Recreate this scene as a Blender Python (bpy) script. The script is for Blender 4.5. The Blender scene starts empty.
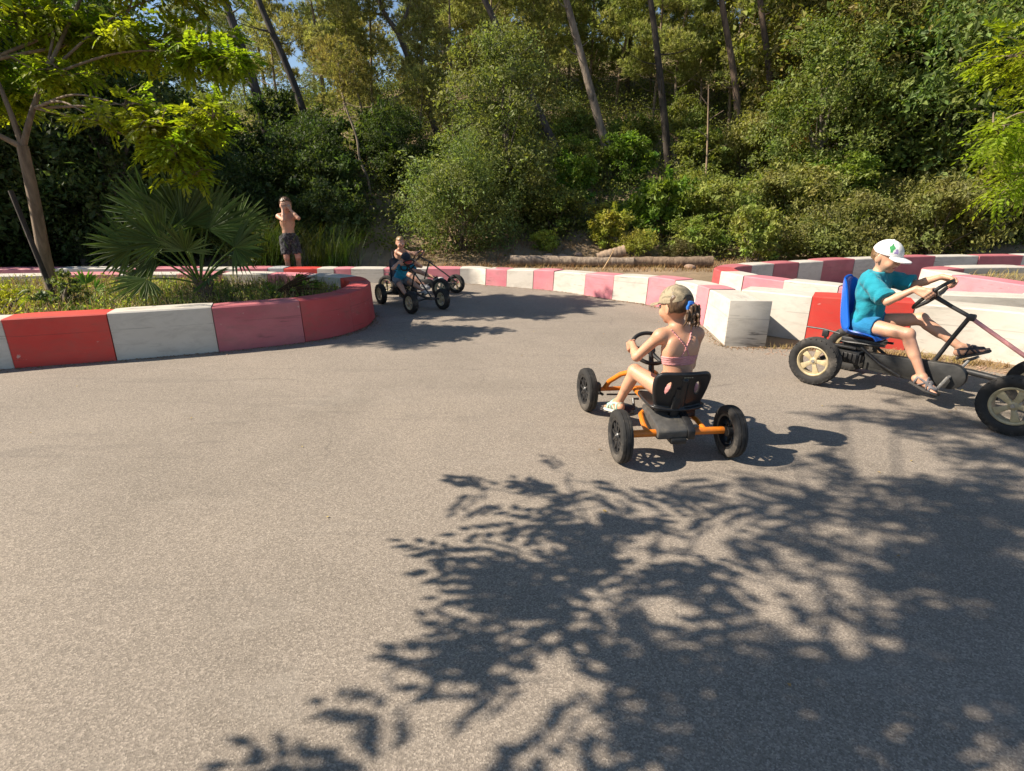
import bpy, bmesh, math, random
import numpy as np
from mathutils import Vector, Matrix

sc = bpy.context.scene
COL = sc.collection
PI = math.pi
R = math.radians
rng = np.random.default_rng(11)
random.seed(5)

# ------------------------------------------------------------------ world, sun, camera
SUN_EL, SUN_AZ = R(40), R(270)          # sun stands on the left (-X)
w = bpy.data.worlds.new("World"); sc.world = w; w.use_nodes = True
nt = w.node_tree
bg = nt.nodes["Background"]
sky = nt.nodes.new("ShaderNodeTexSky"); sky.sky_type = 'NISHITA'; sky.sun_disc = False
sky.sun_elevation = SUN_EL; sky.sun_rotation = SUN_AZ; sky.air_density = 1.0; sky.dust_density = 0.4; sky.ozone_density = 2.0
nt.links.new(sky.outputs[0], bg.inputs[0]); bg.inputs[1].default_value = 0.072
sl = bpy.data.lights.new("sun", 'SUN'); sl.energy = 5.0; sl.angle = R(0.53); sl.color = (1.0, 0.885, 0.735)
so = bpy.data.objects.new("sun", sl); COL.objects.link(so)
sdir = Vector((-math.cos(SUN_EL), -0.03, math.sin(SUN_EL)))
so.rotation_euler = sdir.to_track_quat('Z', 'Y').to_euler()
cam = bpy.data.cameras.new("camera"); co = bpy.data.objects.new("camera", cam); COL.objects.link(co)
cam.sensor_width = 36; cam.lens = 36 * 530 / 1024; cam.clip_end = 2000; cam.clip_start = 0.05
co.location = (0, 0, 1.5); co.rotation_euler = (R(90 - 19.19), 0, 0)
sc.camera = co
sc.view_settings.view_transform = 'Standard'; sc.view_settings.look = 'None'
sc.view_settings.exposure = 0.95; sc.view_settings.gamma = 1
sc.cycles.use_denoising = True
sc.cycles.max_bounces = 6; sc.cycles.diffuse_bounces = 3; sc.cycles.transmission_bounces = 3
sc.cycles.glossy_bounces = 2; sc.cycles.caustics_reflective = False; sc.cycles.caustics_refractive = False

# ------------------------------------------------------------------ object helpers
def tag(o, label=None, cat=None, group=None, kind=None):
    if label: o["label"] = label
    if cat: o["category"] = cat
    if group: o["group"] = group
    if kind: o["kind"] = kind
    return o

def empty(name, loc=(0, 0, 0), rz=0.0, parent=None):
    o = bpy.data.objects.new(name, None); COL.objects.link(o)
    o.location = loc; o.rotation_euler = (0, 0, rz); o.empty_display_size = 0.1
    if parent: o.parent = parent
    return o

def link_mesh(name, me, mats, parent=None, loc=None, rz=None):
    for m in mats: me.materials.append(m)
    o = bpy.data.objects.new(name, me); COL.objects.link(o)
    if parent: o.parent = parent
    if loc is not None: o.location = loc
    if rz is not None: o.rotation_euler = (0, 0, rz)
    return o

def np_mesh(name, V, Q, mats, parent=None, mi=None, smooth=False, uv=None, loc=None, rz=None, attr=None):
    """V (n,3), Q (m,k) all faces the same size"""
    V = np.asarray(V, np.float32); Q = np.asarray(Q, np.int32)
    me = bpy.data.meshes.new(name)
    k = Q.shape[1]
    me.vertices.add(len(V)); me.vertices.foreach_set("co", V.ravel())
    me.loops.add(Q.size); me.loops.foreach_set("vertex_index", Q.ravel())
    me.polygons.add(len(Q))
    me.polygons.foreach_set("loop_start", np.arange(0, Q.size, k, dtype=np.int32))
    if mi is not None: me.polygons.foreach_set("material_index", np.asarray(mi, np.int32))
    me.polygons.foreach_set("use_smooth", np.full(len(Q), smooth))
    if uv is not None:
        l = me.uv_layers.new(name="UVMap"); l.data.foreach_set("uv", np.asarray(uv, np.float32)[Q.ravel()].ravel())
    me.update(calc_edges=True)
    return link_mesh(name, me, mats, parent, loc, rz)

def copy_tree(o, parent=None):
    c = o.copy(); COL.objects.link(c)
    if parent: c.parent = parent
    for ch in o.children: copy_tree(ch, c)
    return c

def frame_from(d):
    d = Vector(d).normalized()
    u = Vector((0, 0, 1)) if abs(d.z) < 0.9 else Vector((1, 0, 0))
    a = d.cross(u).normalized(); b = d.cross(a).normalized()
    return d, a, b

def catmull(P, n=6, closed=False):
    P = [Vector(p) for p in P]
    out = []
    m = len(P)
    for i in range(m - 1):
        p0 = P[i - 1] if i > 0 else P[i] * 2 - P[i + 1]
        p1, p2 = P[i], P[i + 1]
        p3 = P[i + 2] if i + 2 < m else P[i + 1] * 2 - P[i]
        for k in range(n):
            t = k / n
            out.append(0.5 * ((2 * p1) + (p2 - p0) * t + (2 * p0 - 5 * p1 + 4 * p2 - p3) * t * t + (3 * p1 - p0 - 3 * p2 + p3) * t ** 3))
    out.append(P[-1])
    return out

class MB:
    """collects shapes, builds one mesh object"""
    def __init__(s): s.v = []; s.f = []; s.m = []
    def add(s, V, F, mi=0, M=None):
        b = len(s.v)
        for p in V: s.v.append(tuple(M @ Vector(p)) if M is not None else tuple(p))
        for f in F: s.f.append(tuple(b + i for i in f)); s.m.append(mi)
        return s
    def bm(s, b, mi=0, M=None):
        b.verts.index_update()
        return s.add([v.co.copy() for v in b.verts], [[v.index for v in f.verts] for f in b.faces], mi, M)
    def box(s, c, size, bevel=0.004, M=None, mi=0, rot=None, seg=2):
        b = bmesh.new(); bmesh.ops.create_cube(b, size=1.0)
        for v in b.verts: v.co = Vector((v.co.x * size[0], v.co.y * size[1], v.co.z * size[2]))
        if bevel: bmesh.ops.bevel(b, geom=b.edges[:], offset=bevel, segments=seg, affect='EDGES', profile=0.5)
        m = Matrix.Translation(c)
        if rot is not None: m = m @ rot.to_4x4()
        if M is not None: m = M @ m
        s.bm(b, mi, m); b.free(); return s
    def tube(s, path, r, n=10, mi=0, cap=True, M=None, close=False):
        P = [Vector(p) for p in path]; m = len(P)
        rr = r if hasattr(r, '__len__') else [r] * m
        V, F = [], []
        pa = None
        for i, p in enumerate(P):
            if close: d = P[(i + 1) % m] - P[i - 1]
            else: d = P[min(i + 1, m - 1)] - P[max(i - 1, 0)]
            d.normalize()
            if pa is None: _, a, b = frame_from(d)
            else:
                a = (pa - d * pa.dot(d))
                a = a.normalized() if a.length > 1e-6 else frame_from(d)[1]
                b = d.cross(a)
            pa = a
            for k in range(n):
                t = 2 * PI * k / n
                V.append(p + (a * math.cos(t) + b * math.sin(t)) * rr[i])
        L = m if close else m - 1
        for i in range(L):
            for k in range(n):
                j = (i + 1) % m
                F.append((i * n + k, i * n + (k + 1) % n, j * n + (k + 1) % n, j * n + k))
        if cap and not close:
            F.append(tuple(range(n - 1, -1, -1))); F.append(tuple((m - 1) * n + k for k in range(n)))
        return s.add(V, F, mi, M)
    def lathe(s, prof, n=36, M=None, mi=0, close=True):
        """profile of (radius, y) turned about the local Y axis"""
        V, F = [], []; m = len(prof)
        for k in range(n):
            t = 2 * PI * k / n
            for (r, y) in prof: V.append((r * math.cos(t), y, r * math.sin(t)))
        for k in range(n):
            k2 = (k + 1) % n
            for i in range(m if close else m - 1):
                j = (i + 1) % m
                F.append((k * m + i, k2 * m + i, k2 * m + j, k * m + j))
        return s.add(V, F, mi, M)
    def ell(s, c, r, n=16, M=None, mi=0, rot=None):
        b = bmesh.new(); bmesh.ops.create_uvsphere(b, u_segments=n, v_segments=max(6, n // 2), radius=1.0)
        m = Matrix.Translation(c)
        if rot is not None: m = m @ rot.to_4x4()
        m = m @ Matrix.Diagonal((r[0], r[1], r[2], 1))
        if M is not None: m = M @ m
        s.bm(b, mi, m); b.free(); return s
    def torus(s, c, axis, Rr, r, n=40, k=10, mi=0, M=None):
        d, a, b = frame_from(axis); c = Vector(c)
        path = [c + (a * math.cos(2 * PI * i / n) + b * math.sin(2 * PI * i / n)) * Rr for i in range(n)]
        return s.tube(path, r, k, mi, M=M, close=True)
    def prism(s, pts, t0, t1, axis='y', bevel=0.004, mi=0, M=None):
        """outline pts in the plane across `axis`, extruded t0..t1"""
        b = bmesh.new()
        def P(a, c, t): return (a, t, c) if axis == 'y' else ((t, a, c) if axis == 'x' else (a, c, t))
        v0 = [b.verts.new(P(a, c, t0)) for a, c in pts]; v1 = [b.verts.new(P(a, c, t1)) for a, c in pts]
        n = len(pts)
        b.faces.new(v0); b.faces.new(v1[::-1])
        for i in range(n): b.faces.new((v0[i], v1[i], v1[(i + 1) % n], v0[(i + 1) % n]))
        bmesh.ops.recalc_face_normals(b, faces=b.faces[:])
        if bevel:
            es = [e for e in b.edges if len(e.link_faces) == 2 and e.calc_face_angle(0) > 0.6]
            bmesh.ops.bevel(b, geom=es, offset=bevel, segments=2, affect='EDGES', profile=0.5)
        s.bm(b, mi, M); b.free(); return s
    def build(s, name, mats, parent=None, smooth=35, loc=None, rz=None):
        me = bpy.data.meshes.new(name)
        me.from_pydata([tuple(p) for p in s.v], [], s.f)
        me.polygons.foreach_set("material_index", np.array(s.m, np.int32))
        me.polygons.foreach_set("use_smooth", np.full(len(s.f), True))
        b = bmesh.new(); b.from_mesh(me); bmesh.ops.recalc_face_normals(b, faces=b.faces[:]); b.to_mesh(me); b.free()
        me.update()
        if smooth is not None: me.set_sharp_from_angle(angle=R(smooth))
        return link_mesh(name, me, mats if isinstance(mats, (list, tuple)) else [mats], parent, loc, rz)

# ------------------------------------------------------------------ materials
def new_mat(name):
    m = bpy.data.materials.new(name); m.use_nodes = True
    return m, m.node_tree, m.node_tree.nodes["Principled BSDF"]

def N(nt, kind, **kw):
    n = nt.nodes.new(kind)
    for k, v in kw.items():
        if k in n.inputs: n.inputs[k].default_value = v
        else: setattr(n, k, v)
    return n

def ramp(nt, src, stops):
    r = nt.nodes.new("ShaderNodeValToRGB"); e = r.color_ramp.elements
    while len(e) < len(stops): e.new(0.5)
    for i, (p, c) in enumerate(stops):
        e[i].position = p; e[i].color = (*c, 1) if len(c) == 3 else c
    nt.links.new(src, r.inputs[0]); return r.outputs[0]

def mixc(nt, fac, a, b, mode='MIX'):
    m = nt.nodes.new("ShaderNodeMix"); m.data_type = 'RGBA'; m.blend_type = mode
    for s_, v in ((m.inputs[0], fac), (m.inputs[6], a), (m.inputs[7], b)):
        if hasattr(v, 'links') or isinstance(v, bpy.types.NodeSocket): nt.links.new(v, s_)
        elif isinstance(v, (int, float)): s_.default_value = v
        else: s_.default_value = (*v, 1)
    return m.outputs[2]

def noise(nt, scale, detail=4, rough=0.55, co=None, dist=0.0):
    n = N(nt, "ShaderNodeTexNoise", Scale=scale, Detail=detail, Roughness=rough, Distortion=dist)
    if co is not None: nt.links.new(co, n.inputs["Vector"])
    return n.outputs[0]

def coords(nt, which="Object", scale=None):
    t = nt.nodes.new("ShaderNodeTexCoord").outputs[which]
    if scale is None: return t
    mp = nt.nodes.new("ShaderNodeMapping"); mp.inputs["Scale"].default_value = scale
    nt.links.new(t, mp.inputs[0]); return mp.outputs[0]

def bump(nt, bsdf, h, strength=0.3, dist=0.01):
    b = N(nt, "ShaderNodeBump", Strength=strength, Distance=dist)
    nt.links.new(h, b.inputs["Height"]); nt.links.new(b.outputs[0], bsdf.inputs["Normal"])

def simple(name, col, rough=0.5, metal=0.0, var=0.25, scale=30.0, bmp=0.05, dirt=None, spec=0.5):
    """paint, plastic, metal: a base with uneven wear"""
    m, t, b = new_mat(name)
    c = coords(t)
    n1 = noise(t, scale, 5, 0.6, c)
    dark = tuple(x * (1 - var) for x in col); light = tuple(min(1, x * (1 + var * 0.6)) for x in col)
    base = ramp(t, n1, [(0.3, dark), (0.7, light)])
    if dirt:
        n2 = noise(t, scale * 0.35, 6, 0.7, c)
        f = ramp(t, n2, [(0.5, (0, 0, 0)), (0.72, (1, 1, 1))])
        base = mixc(t, f, base, dirt)
    t.links.new(base, b.inputs["Base Color"])
    r = ramp(t, n1, [(0.3, (rough * 0.8,) * 3), (0.7, (min(1, rough * 1.2),) * 3)])
    t.links.new(r, b.inputs["Roughness"])
    b.inputs["Metallic"].default_value = metal
    b.inputs["Specular IOR Level"].default_value = spec
    if bmp: bump(t, b, noise(t, scale * 4, 3, 0.6, c), bmp, 0.002)
    return m

def leaf_mat(name, base, trans=0.35, rough=0.55, hue=0.06, val=0.55, spec=0.3, tcol=None):
    """leaf colour x object colour, varied leaf by leaf, partly translucent"""
    m, t, b = new_mat(name)
    geo = t.nodes.new("ShaderNodeNewGeometry"); oi = t.nodes.new("ShaderNodeObjectInfo")
    hsv = t.nodes.new("ShaderNodeHueSaturation")
    mr = N(t, "ShaderNodeMapRange"); mr.inputs[3].default_value = 1 - val; mr.inputs[4].default_value = 1 + val
    t.links.new(geo.outputs["Random Per Island"], mr.inputs[0]); t.links.new(mr.outputs[0], hsv.inputs["Value"])
    big = noise(t, 1.3, 2, 0.5, coords(t))
    mh = N(t, "ShaderNodeMapRange"); mh.inputs[1].default_value = 0.3; mh.inputs[2].default_value = 0.7
    mh.inputs[3].default_value = 0.5 - hue; mh.inputs[4].default_value = 0.5 + hue
    t.links.new(big, mh.inputs[0]); t.links.new(mh.outputs[0], hsv.inputs["Hue"])
    c = mixc(t, 1.0, base, oi.outputs["Color"], 'MULTIPLY')
    t.links.new(c, hsv.inputs["Color"])
    t.links.new(hsv.outputs[0], b.inputs["Base Color"])
    b.inputs["Roughness"].default_value = rough; b.inputs["Specular IOR Level"].default_value = spec
    tr = t.nodes.new("ShaderNodeBsdfTranslucent")
    tc = mixc(t, 1.0, hsv.outputs[0], tcol or (1.25, 1.35, 0.55), 'MULTIPLY')
    t.links.new(tc, tr.inputs[0])
    mx = N(t, "ShaderNodeMixShader"); mx.inputs[0].default_value = trans
    t.links.new(b.outputs[0], mx.inputs[1]); t.links.new(tr.outputs[0], mx.inputs[2])
    t.links.new(mx.outputs[0], t.nodes["Material Output"].inputs[0])
    return m

def bark_mat(name, a, b_, scale=9):
    m, t, b = new_mat(name)
    c = coords(t, "Object", (1, 1, 0.22))
    n = noise(t, scale, 6, 0.65, c, 0.6)
    oi = t.nodes.new("ShaderNodeObjectInfo")
    col = mixc(t, 1.0, ramp(t, n, [(0.32, a), (0.62, b_)]), oi.outputs["Color"], 'MULTIPLY')
    t.links.new(col, b.inputs["Base Color"]); b.inputs["Roughness"].default_value = 0.9
    bump(t, b, n, 0.9, 0.03); return m

def asphalt_mat():
    m, t, b = new_mat("asphalt")
    c = coords(t)
    v = N(t, "ShaderNodeTexVoronoi", Scale=190.0); t.links.new(c, v.inputs["Vector"])
    fine = noise(t, 330, 3, 0.7, c); mid = noise(t, 60, 4, 0.65, c); grit = noise(t, 150, 2, 0.6, c)
    big = noise(t, 0.55, 5, 0.6, c, 0.6)
    sep = t.nodes.new("ShaderNodeSeparateColor"); t.links.new(v.outputs["Color"], sep.inputs[0])
    stone = ramp(t, sep.outputs[0], [(0.05, (0.108, 0.090, 0.073)), (0.4, (0.205, 0.174, 0.141)), (0.75, (0.315, 0.265, 0.212)), (1.0, (0.50, 0.43, 0.35))])
    tar = ramp(t, fine, [(0.35, (0.10, 0.087, 0.072)), (0.65, (0.31, 0.265, 0.215))])
    col = mixc(t, 0.42, stone, tar)
    col = mixc(t, ramp(t, mid, [(0.3, (0.0,) * 3), (0.75, (0.5,) * 3)]), col, (0.25, 0.213, 0.172))
    tint = ramp(t, big, [(0.28, (0.86, 0.87, 0.88)), (0.5, (1.04, 1.05, 1.07)), (0.75, (1.19, 1.19, 1.19))])
    col = mixc(t, 1.0, col, tint, 'MULTIPLY')
    # faint worn driving line and old stains
    st = noise(t, 1.0, 6, 0.72, coords(t, "Object", (0.9, 2.4, 1)), 1.2)
    col = mixc(t, ramp(t, st, [(0.56, (0,) * 3), (0.72, (0.30,) * 3)]), col, (0.33, 0.295, 0.25))
    st2 = noise(t, 2.3, 6, 0.75, c, 0.4)
    col = mixc(t, ramp(t, st2, [(0.60, (0,) * 3), (0.74, (0.34,) * 3)]), col, (0.12, 0.107, 0.093))
    # old hairline cracks, broken up, and rubber smears
    dn = N(t, "ShaderNodeTexNoise", Scale=2.2, Detail=5.0, Roughness=0.7); t.links.new(c, dn.inputs["Vector"])
    wv = t.nodes.new("ShaderNodeVectorMath"); wv.operation = 'MULTIPLY_ADD'; t.links.new(dn.outputs[1], wv.inputs[0]); wv.inputs[1].default_value = (0.35, 0.35, 0); t.links.new(c, wv.inputs[2])
    vc = N(t, "ShaderNodeTexVoronoi", feature='DISTANCE_TO_EDGE', Scale=0.55); t.links.new(wv.outputs[0], vc.inputs["Vector"])
    ck = mixc(t, 1.0, ramp(t, vc.outputs["Distance"], [(0.0, (0.4,) * 3), (0.005, (0,) * 3)]), ramp(t, noise(t, 0.8, 3, 0.6, c), [(0.52, (0,) * 3), (0.60, (1,) * 3)]), 'MULTIPLY')
    col = mixc(t, ck, col, (0.075, 0.066, 0.058))
    sm = noise(t, 1.0, 5, 0.65, coords(t, "Object", (0.35, 3.2, 1)), 2.0)
    col = mixc(t, ramp(t, sm, [(0.56, (0,) * 3), (0.70, (0.24,) * 3)]), col, (0.09, 0.082, 0.075))
    t.links.new(col, b.inputs["Base Color"]); b.inputs["Roughness"].default_value = 0.92
    b.inputs["Specular IOR Level"].default_value = 0.25
    h = mixc(t, 0.5, v.outputs["Distance"], grit)
    bump(t, b, h, 0.4, 0.006)
    return m

def ground_mat(name="dirt", a=(0.19, 0.128, 0.08), b_=(0.40, 0.28, 0.18), litter=(0.27, 0.205, 0.115)):
    m, t, b = new_mat(name)
    c = coords(t)
    n1 = noise(t, 2.2, 8, 0.7, c, 0.3); n2 = noise(t, 35, 5, 0.7, c); n3 = noise(t, 0.5, 3, 0.5, c)
    col = ramp(t, n1, [(0.3, a), (0.7, b_)])
    col = mixc(t, ramp(t, n2, [(0.4, (0,) * 3), (0.65, (0.7,) * 3)]), col, litter)
    col = mixc(t, ramp(t, n3, [(0.4, (0,) * 3), (0.65, (0.5,) * 3)]), col, (0.10, 0.085, 0.045))
    t.links.new(col, b.inputs["Base Color"]); b.inputs["Roughness"].default_value = 0.95
    bump(t, b, n2, 0.8, 0.03); return m

def wall_mat(name, col, worn, dirt=0.5, under=(0.50, 0.46, 0.40)):
    """weathered painted boards; uv in metres along and up the wall"""
    m, t, b = new_mat(name)
    u = coords(t, "UV")
    oi = t.nodes.new("ShaderNodeObjectInfo")
    ofs = t.nodes.new("ShaderNodeVectorMath"); ofs.operation = 'ADD'
    sc_ = t.nodes.new("ShaderNodeVectorMath"); sc_.operation = 'SCALE'
    cmb = t.nodes.new("ShaderNodeCombineXYZ")
    for i in range(3): t.links.new(oi.outputs["Random"], cmb.inputs[i])
    t.links.new(cmb.outputs[0], sc_.inputs[0]); sc_.inputs["Scale"].default_value = 37.0
    t.links.new(u, ofs.inputs[0]); t.links.new(sc_.outputs[0], ofs.inputs[1]); q = ofs.outputs[0]
    def st(sx, sy):
        mp = t.nodes.new("ShaderNodeMapping"); mp.inputs["Scale"].default_value = (sx, sy, 1); t.links.new(q, mp.inputs[0]); return mp.outputs[0]
    fade = noise(t, 1.0, 5, 0.6, st(2.2, 3.0), 0.4)
    base = ramp(t, fade, [(0.3, col), (0.72, worn)])
    grime = noise(t, 1.0, 7, 0.72, st(4.0, 9.0), 0.5)
    base = mixc(t, ramp(t, grime, [(0.48, (0,) * 3), (0.80, (dirt,) * 3)]), base, (0.16, 0.13, 0.10))
    scuff = noise(t, 1.0, 4, 0.7, st(2.3, 26.0), 0.3)
    mask = noise(t, 1.0, 2, 0.5, st(2.6, 3.1))
    sm = mixc(t, 1.0, ramp(t, scuff, [(0.57, (0,) * 3), (0.70, (0.7,) * 3)]), ramp(t, mask, [(0.48, (0,) * 3), (0.62, (1,) * 3)]), 'MULTIPLY')
    base = mixc(t, sm, base, (0.06, 0.055, 0.05))
    chip = noise(t, 1.0, 6, 0.75, st(14, 16))
    base = mixc(t, ramp(t, chip, [(0.66, (0,) * 3), (0.69, (0.8,) * 3)]), base, under)
    # hairline seam between the upper and the lower board
    sep = t.nodes.new("ShaderNodeSeparateXYZ"); t.links.new(u, sep.inputs[0])
    wob = noise(t, 1.0, 3, 0.6, st(1.2, 0.01))
    ad = N(t, "ShaderNodeMath", operation='MULTIPLY_ADD'); t.links.new(wob, ad.inputs[0]); ad.inputs[1].default_value = 0.035; t.links.new(sep.outputs[1], ad.inputs[2])
    df = N(t, "ShaderNodeMath", operation='SUBTRACT'); t.links.new(ad.outputs[0], df.inputs[0]); df.inputs[1].default_value = 0.325
    ab = N(t, "ShaderNodeMath", operation='ABSOLUTE'); t.links.new(df.outputs[0], ab.inputs[0])
    seam = ramp(t, ab.outputs[0], [(0.0, (0.4,) * 3), (0.006, (0,) * 3)])
    seam = mixc(t, 1.0, seam, ramp(t, noise(t, 1.0, 2, 0.5, st(2.4, 0.2)), [(0.42, (0,) * 3), (0.55, (1,) * 3)]), 'MULTIPLY')
    base = mixc(t, seam, base, (0.05, 0.04, 0.035))
    t.links.new(base, b.inputs["Base Color"]); b.inputs["Roughness"].default_value = 0.62
    b.inputs["Specular IOR Level"].default_value = 0.35
    bump(t, b, mixc(t, 0.5, fade, grime), 0.25, 0.01)
    return m

def skin_mat(name, col, blush=(0.50, 0.20, 0.13)):
    m, t, b = new_mat(name)
    c = coords(t)
    n = noise(t, 14, 4, 0.6, c); n2 = noise(t, 260, 2, 0.6, c)
    base = ramp(t, n, [(0.3, tuple(x * 0.86 for x in col)), (0.7, tuple(min(1, x * 1.08) for x in col))])
    base = mixc(t, ramp(t, noise(t, 7, 3, 0.6, c), [(0.45, (0,) * 3), (0.75, (0.45,) * 3)]), base, blush)
    t.links.new(base, b.inputs["Base Color"]); b.inputs["Roughness"].default_value = 0.5
    b.inputs["Subsurface Weight"].default_value = 0.12; b.inputs["Subsurface Radius"].default_value = (0.01, 0.004, 0.002)
    b.inputs["Subsurface Scale"].default_value = 0.6
    bump(t, b, n2, 0.12, 0.001); return m

def cloth_mat(name, a, b_=None, scale=9, rough=0.85, blot=None):
    m, t, b = new_mat(name)
    c = coords(t)
    b_ = b_ or tuple(x * 0.8 for x in a)
    col = ramp(t, noise(t, scale, 4, 0.6, c), [(0.35, b_), (0.65, a)])
    if blot: col = mixc(t, ramp(t, noise(t, blot[1], 3, 0.6, c, 1.0), [(0.5, (0,) * 3), (0.56, (1,) * 3)]), col, blot[0])
    t.links.new(col, b.inputs["Base Color"]); b.inputs["Roughness"].default_value = rough
    b.inputs["Sheen Weight"].default_value = 0.12
    wv = noise(t, 500, 2, 0.5, c); wr = noise(t, 16, 3, 0.6, coords(t, "Object", (1, 1, 2.2)), 1.0)
    bump(t, b, mixc(t, 0.8, wv, wr), 0.5, 0.02); return m

def hair_mat(name, a, b_):
    m, t, b = new_mat(name)
    n = noise(t, 60, 4, 0.6, coords(t, "Object", (1, 1, 0.25)), 0.3)
    t.links.new(ramp(t, n, [(0.35, a), (0.7, b_)]), b.inputs["Base Color"])
    b.inputs["Roughness"].default_value = 0.42; bump(t, b, n, 0.9, 0.006); return m
# ------------------------------------------------------------------ ground
def hill(x, y):
    x = np.asarray(x, float); y = np.asarray(y, float)
    d = np.maximum(y - 13.3 - 0.5 * np.sin(x * 0.35), 0); d = d * d / (d + 1.0)
    cap = 6.0 + 7.0 / (1 + np.exp(-(x + 1.0) / 3.5))          # the ridge is lower on the left
    z = 0.43 * d
    z = cap * np.tanh(z / cap * 1.0) if False else np.where(z < cap * 0.7, z, cap * 0.7 + cap * 0.3 * np.tanh((z - cap * 0.7) / (cap * 0.3)))
    rough = 0.10 * np.sin(x * 1.9 + 0.6 * y) + 0.08 * np.sin(2.7 * y - 1.3 * x + 1) + 0.05 * np.sin(5.1 * x + 4.3 * y)
    return z + rough * np.clip(d * 0.7, 0, 1)
def hz(x, y): return float(hill(x, y))

xs = np.concatenate([-25 - np.geomspace(1, 400, 16)[::-1], np.arange(-25, 25.01, 0.35), 25 + np.geomspace(1, 400, 16)])
ys = np.concatenate([-6 - np.geomspace(1, 300, 12)[::-1], np.arange(-6, 48.01, 0.35), 48 + np.geomspace(1, 500, 16)])
X, Y = np.meshgrid(xs, ys); Z = hill(X, Y)
nx, ny = len(xs), len(ys)
idx = np.arange(nx * ny).reshape(ny, nx)
Q = np.stack([idx[:-1, :-1], idx[:-1, 1:], idx[1:, 1:], idx[1:, :-1]], -1).reshape(-1, 4)
M_dirt = ground_mat()
tag(np_mesh("ground", np.stack([X, Y, Z], -1).reshape(-1, 3), Q, [M_dirt], smooth=True), kind="structure")

def flat_sheet(name, pts, z, mat, rag=0.0, step=0.25):
    """flat polygon with an uneven outline"""
    out = []
    for i, p in enumerate(pts):
        a = Vector(p); b = Vector(pts[(i + 1) % len(pts)])
        n = max(1, int((b - a).length / step)) if (b - a).length < 14 else 1
        d = (b - a).normalized() if (b - a).length else Vector((1, 0))
        for k in range(n):
            q = a.lerp(b, k / n)
            j = rag * (random.random() - 0.5) if n > 1 else 0
            out.append((q.x - d.y * j, q.y + d.x * j, z))
    b = bmesh.new()
    f = b.faces.new([b.verts.new(p) for p in out]); bmesh.ops.triangulate(b, faces=[f])
    bmesh.ops.recalc_face_normals(b, faces=b.faces[:])
    me = bpy.data.meshes.new(name); b.to_mesh(me); b.free()
    if len(me.polygons) and me.polygons[0].normal.z < 0: me.flip_normals()
    return link_mesh(name, me, [mat])

M_asph = asphalt_mat()
tag(flat_sheet("track", [(-30, -14), (30, -14), (30, 2.2), (6.2, 3.55), (5.0, 4.05), (4.45, 4.72), (3.6, 5.22), (2.95, 5.48), (2.55, 5.55), (2.5, 6.0), (2.62, 7.4),
      (2.2, 8.3), (1.2, 9.15), (0.2, 9.9), (-1.0, 10.45), (-5, 10.5), (-30, 10.5)], 0.004, M_asph, 0.07), kind="structure")
tag(flat_sheet("track", [(3.0, 6.7), (5.1, 6.15), (6.3, 5.4), (30, 0), (30, 11.0), (11, 11.3), (7.6, 10.9), (5.4, 10.0), (4.4, 9.55), (4.0, 8.3)], 0.004, M_asph, 0.05), kind="structure")

# ------------------------------------------------------------------ painted barriers
WHITE = wall_mat("paint_white", (0.60, 0.56, 0.495), (0.53, 0.49, 0.425), 0.42)
PINK = wall_mat("paint_pink", (0.58, 0.175, 0.215), (0.62, 0.26, 0.285), 0.4, (0.6, 0.5, 0.45))
RED = wall_mat("paint_red", (0.56, 0.045, 0.035), (0.60, 0.075, 0.055), 0.35, (0.6, 0.4, 0.34))
DULL = wall_mat("paint_dull_red", (0.44, 0.055, 0.058), (0.48, 0.10, 0.105), 0.5, (0.5, 0.36, 0.32))
WINE = wall_mat("paint_wine", (0.42, 0.115, 0.135), (0.48, 0.17, 0.185), 0.5, (0.5, 0.36, 0.32))
GREY = wall_mat("paint_grey_white", (0.47, 0.48, 0.48), (0.40, 0.41, 0.41), 0.5)
PAINT = dict(w=(WHITE, "white"), p=(PINK, "faded pink"), r=(RED, "bright red"), d=(DULL, "dull red"), n=(WINE, "wine red"), g=(GREY, "greyish white"))

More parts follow.
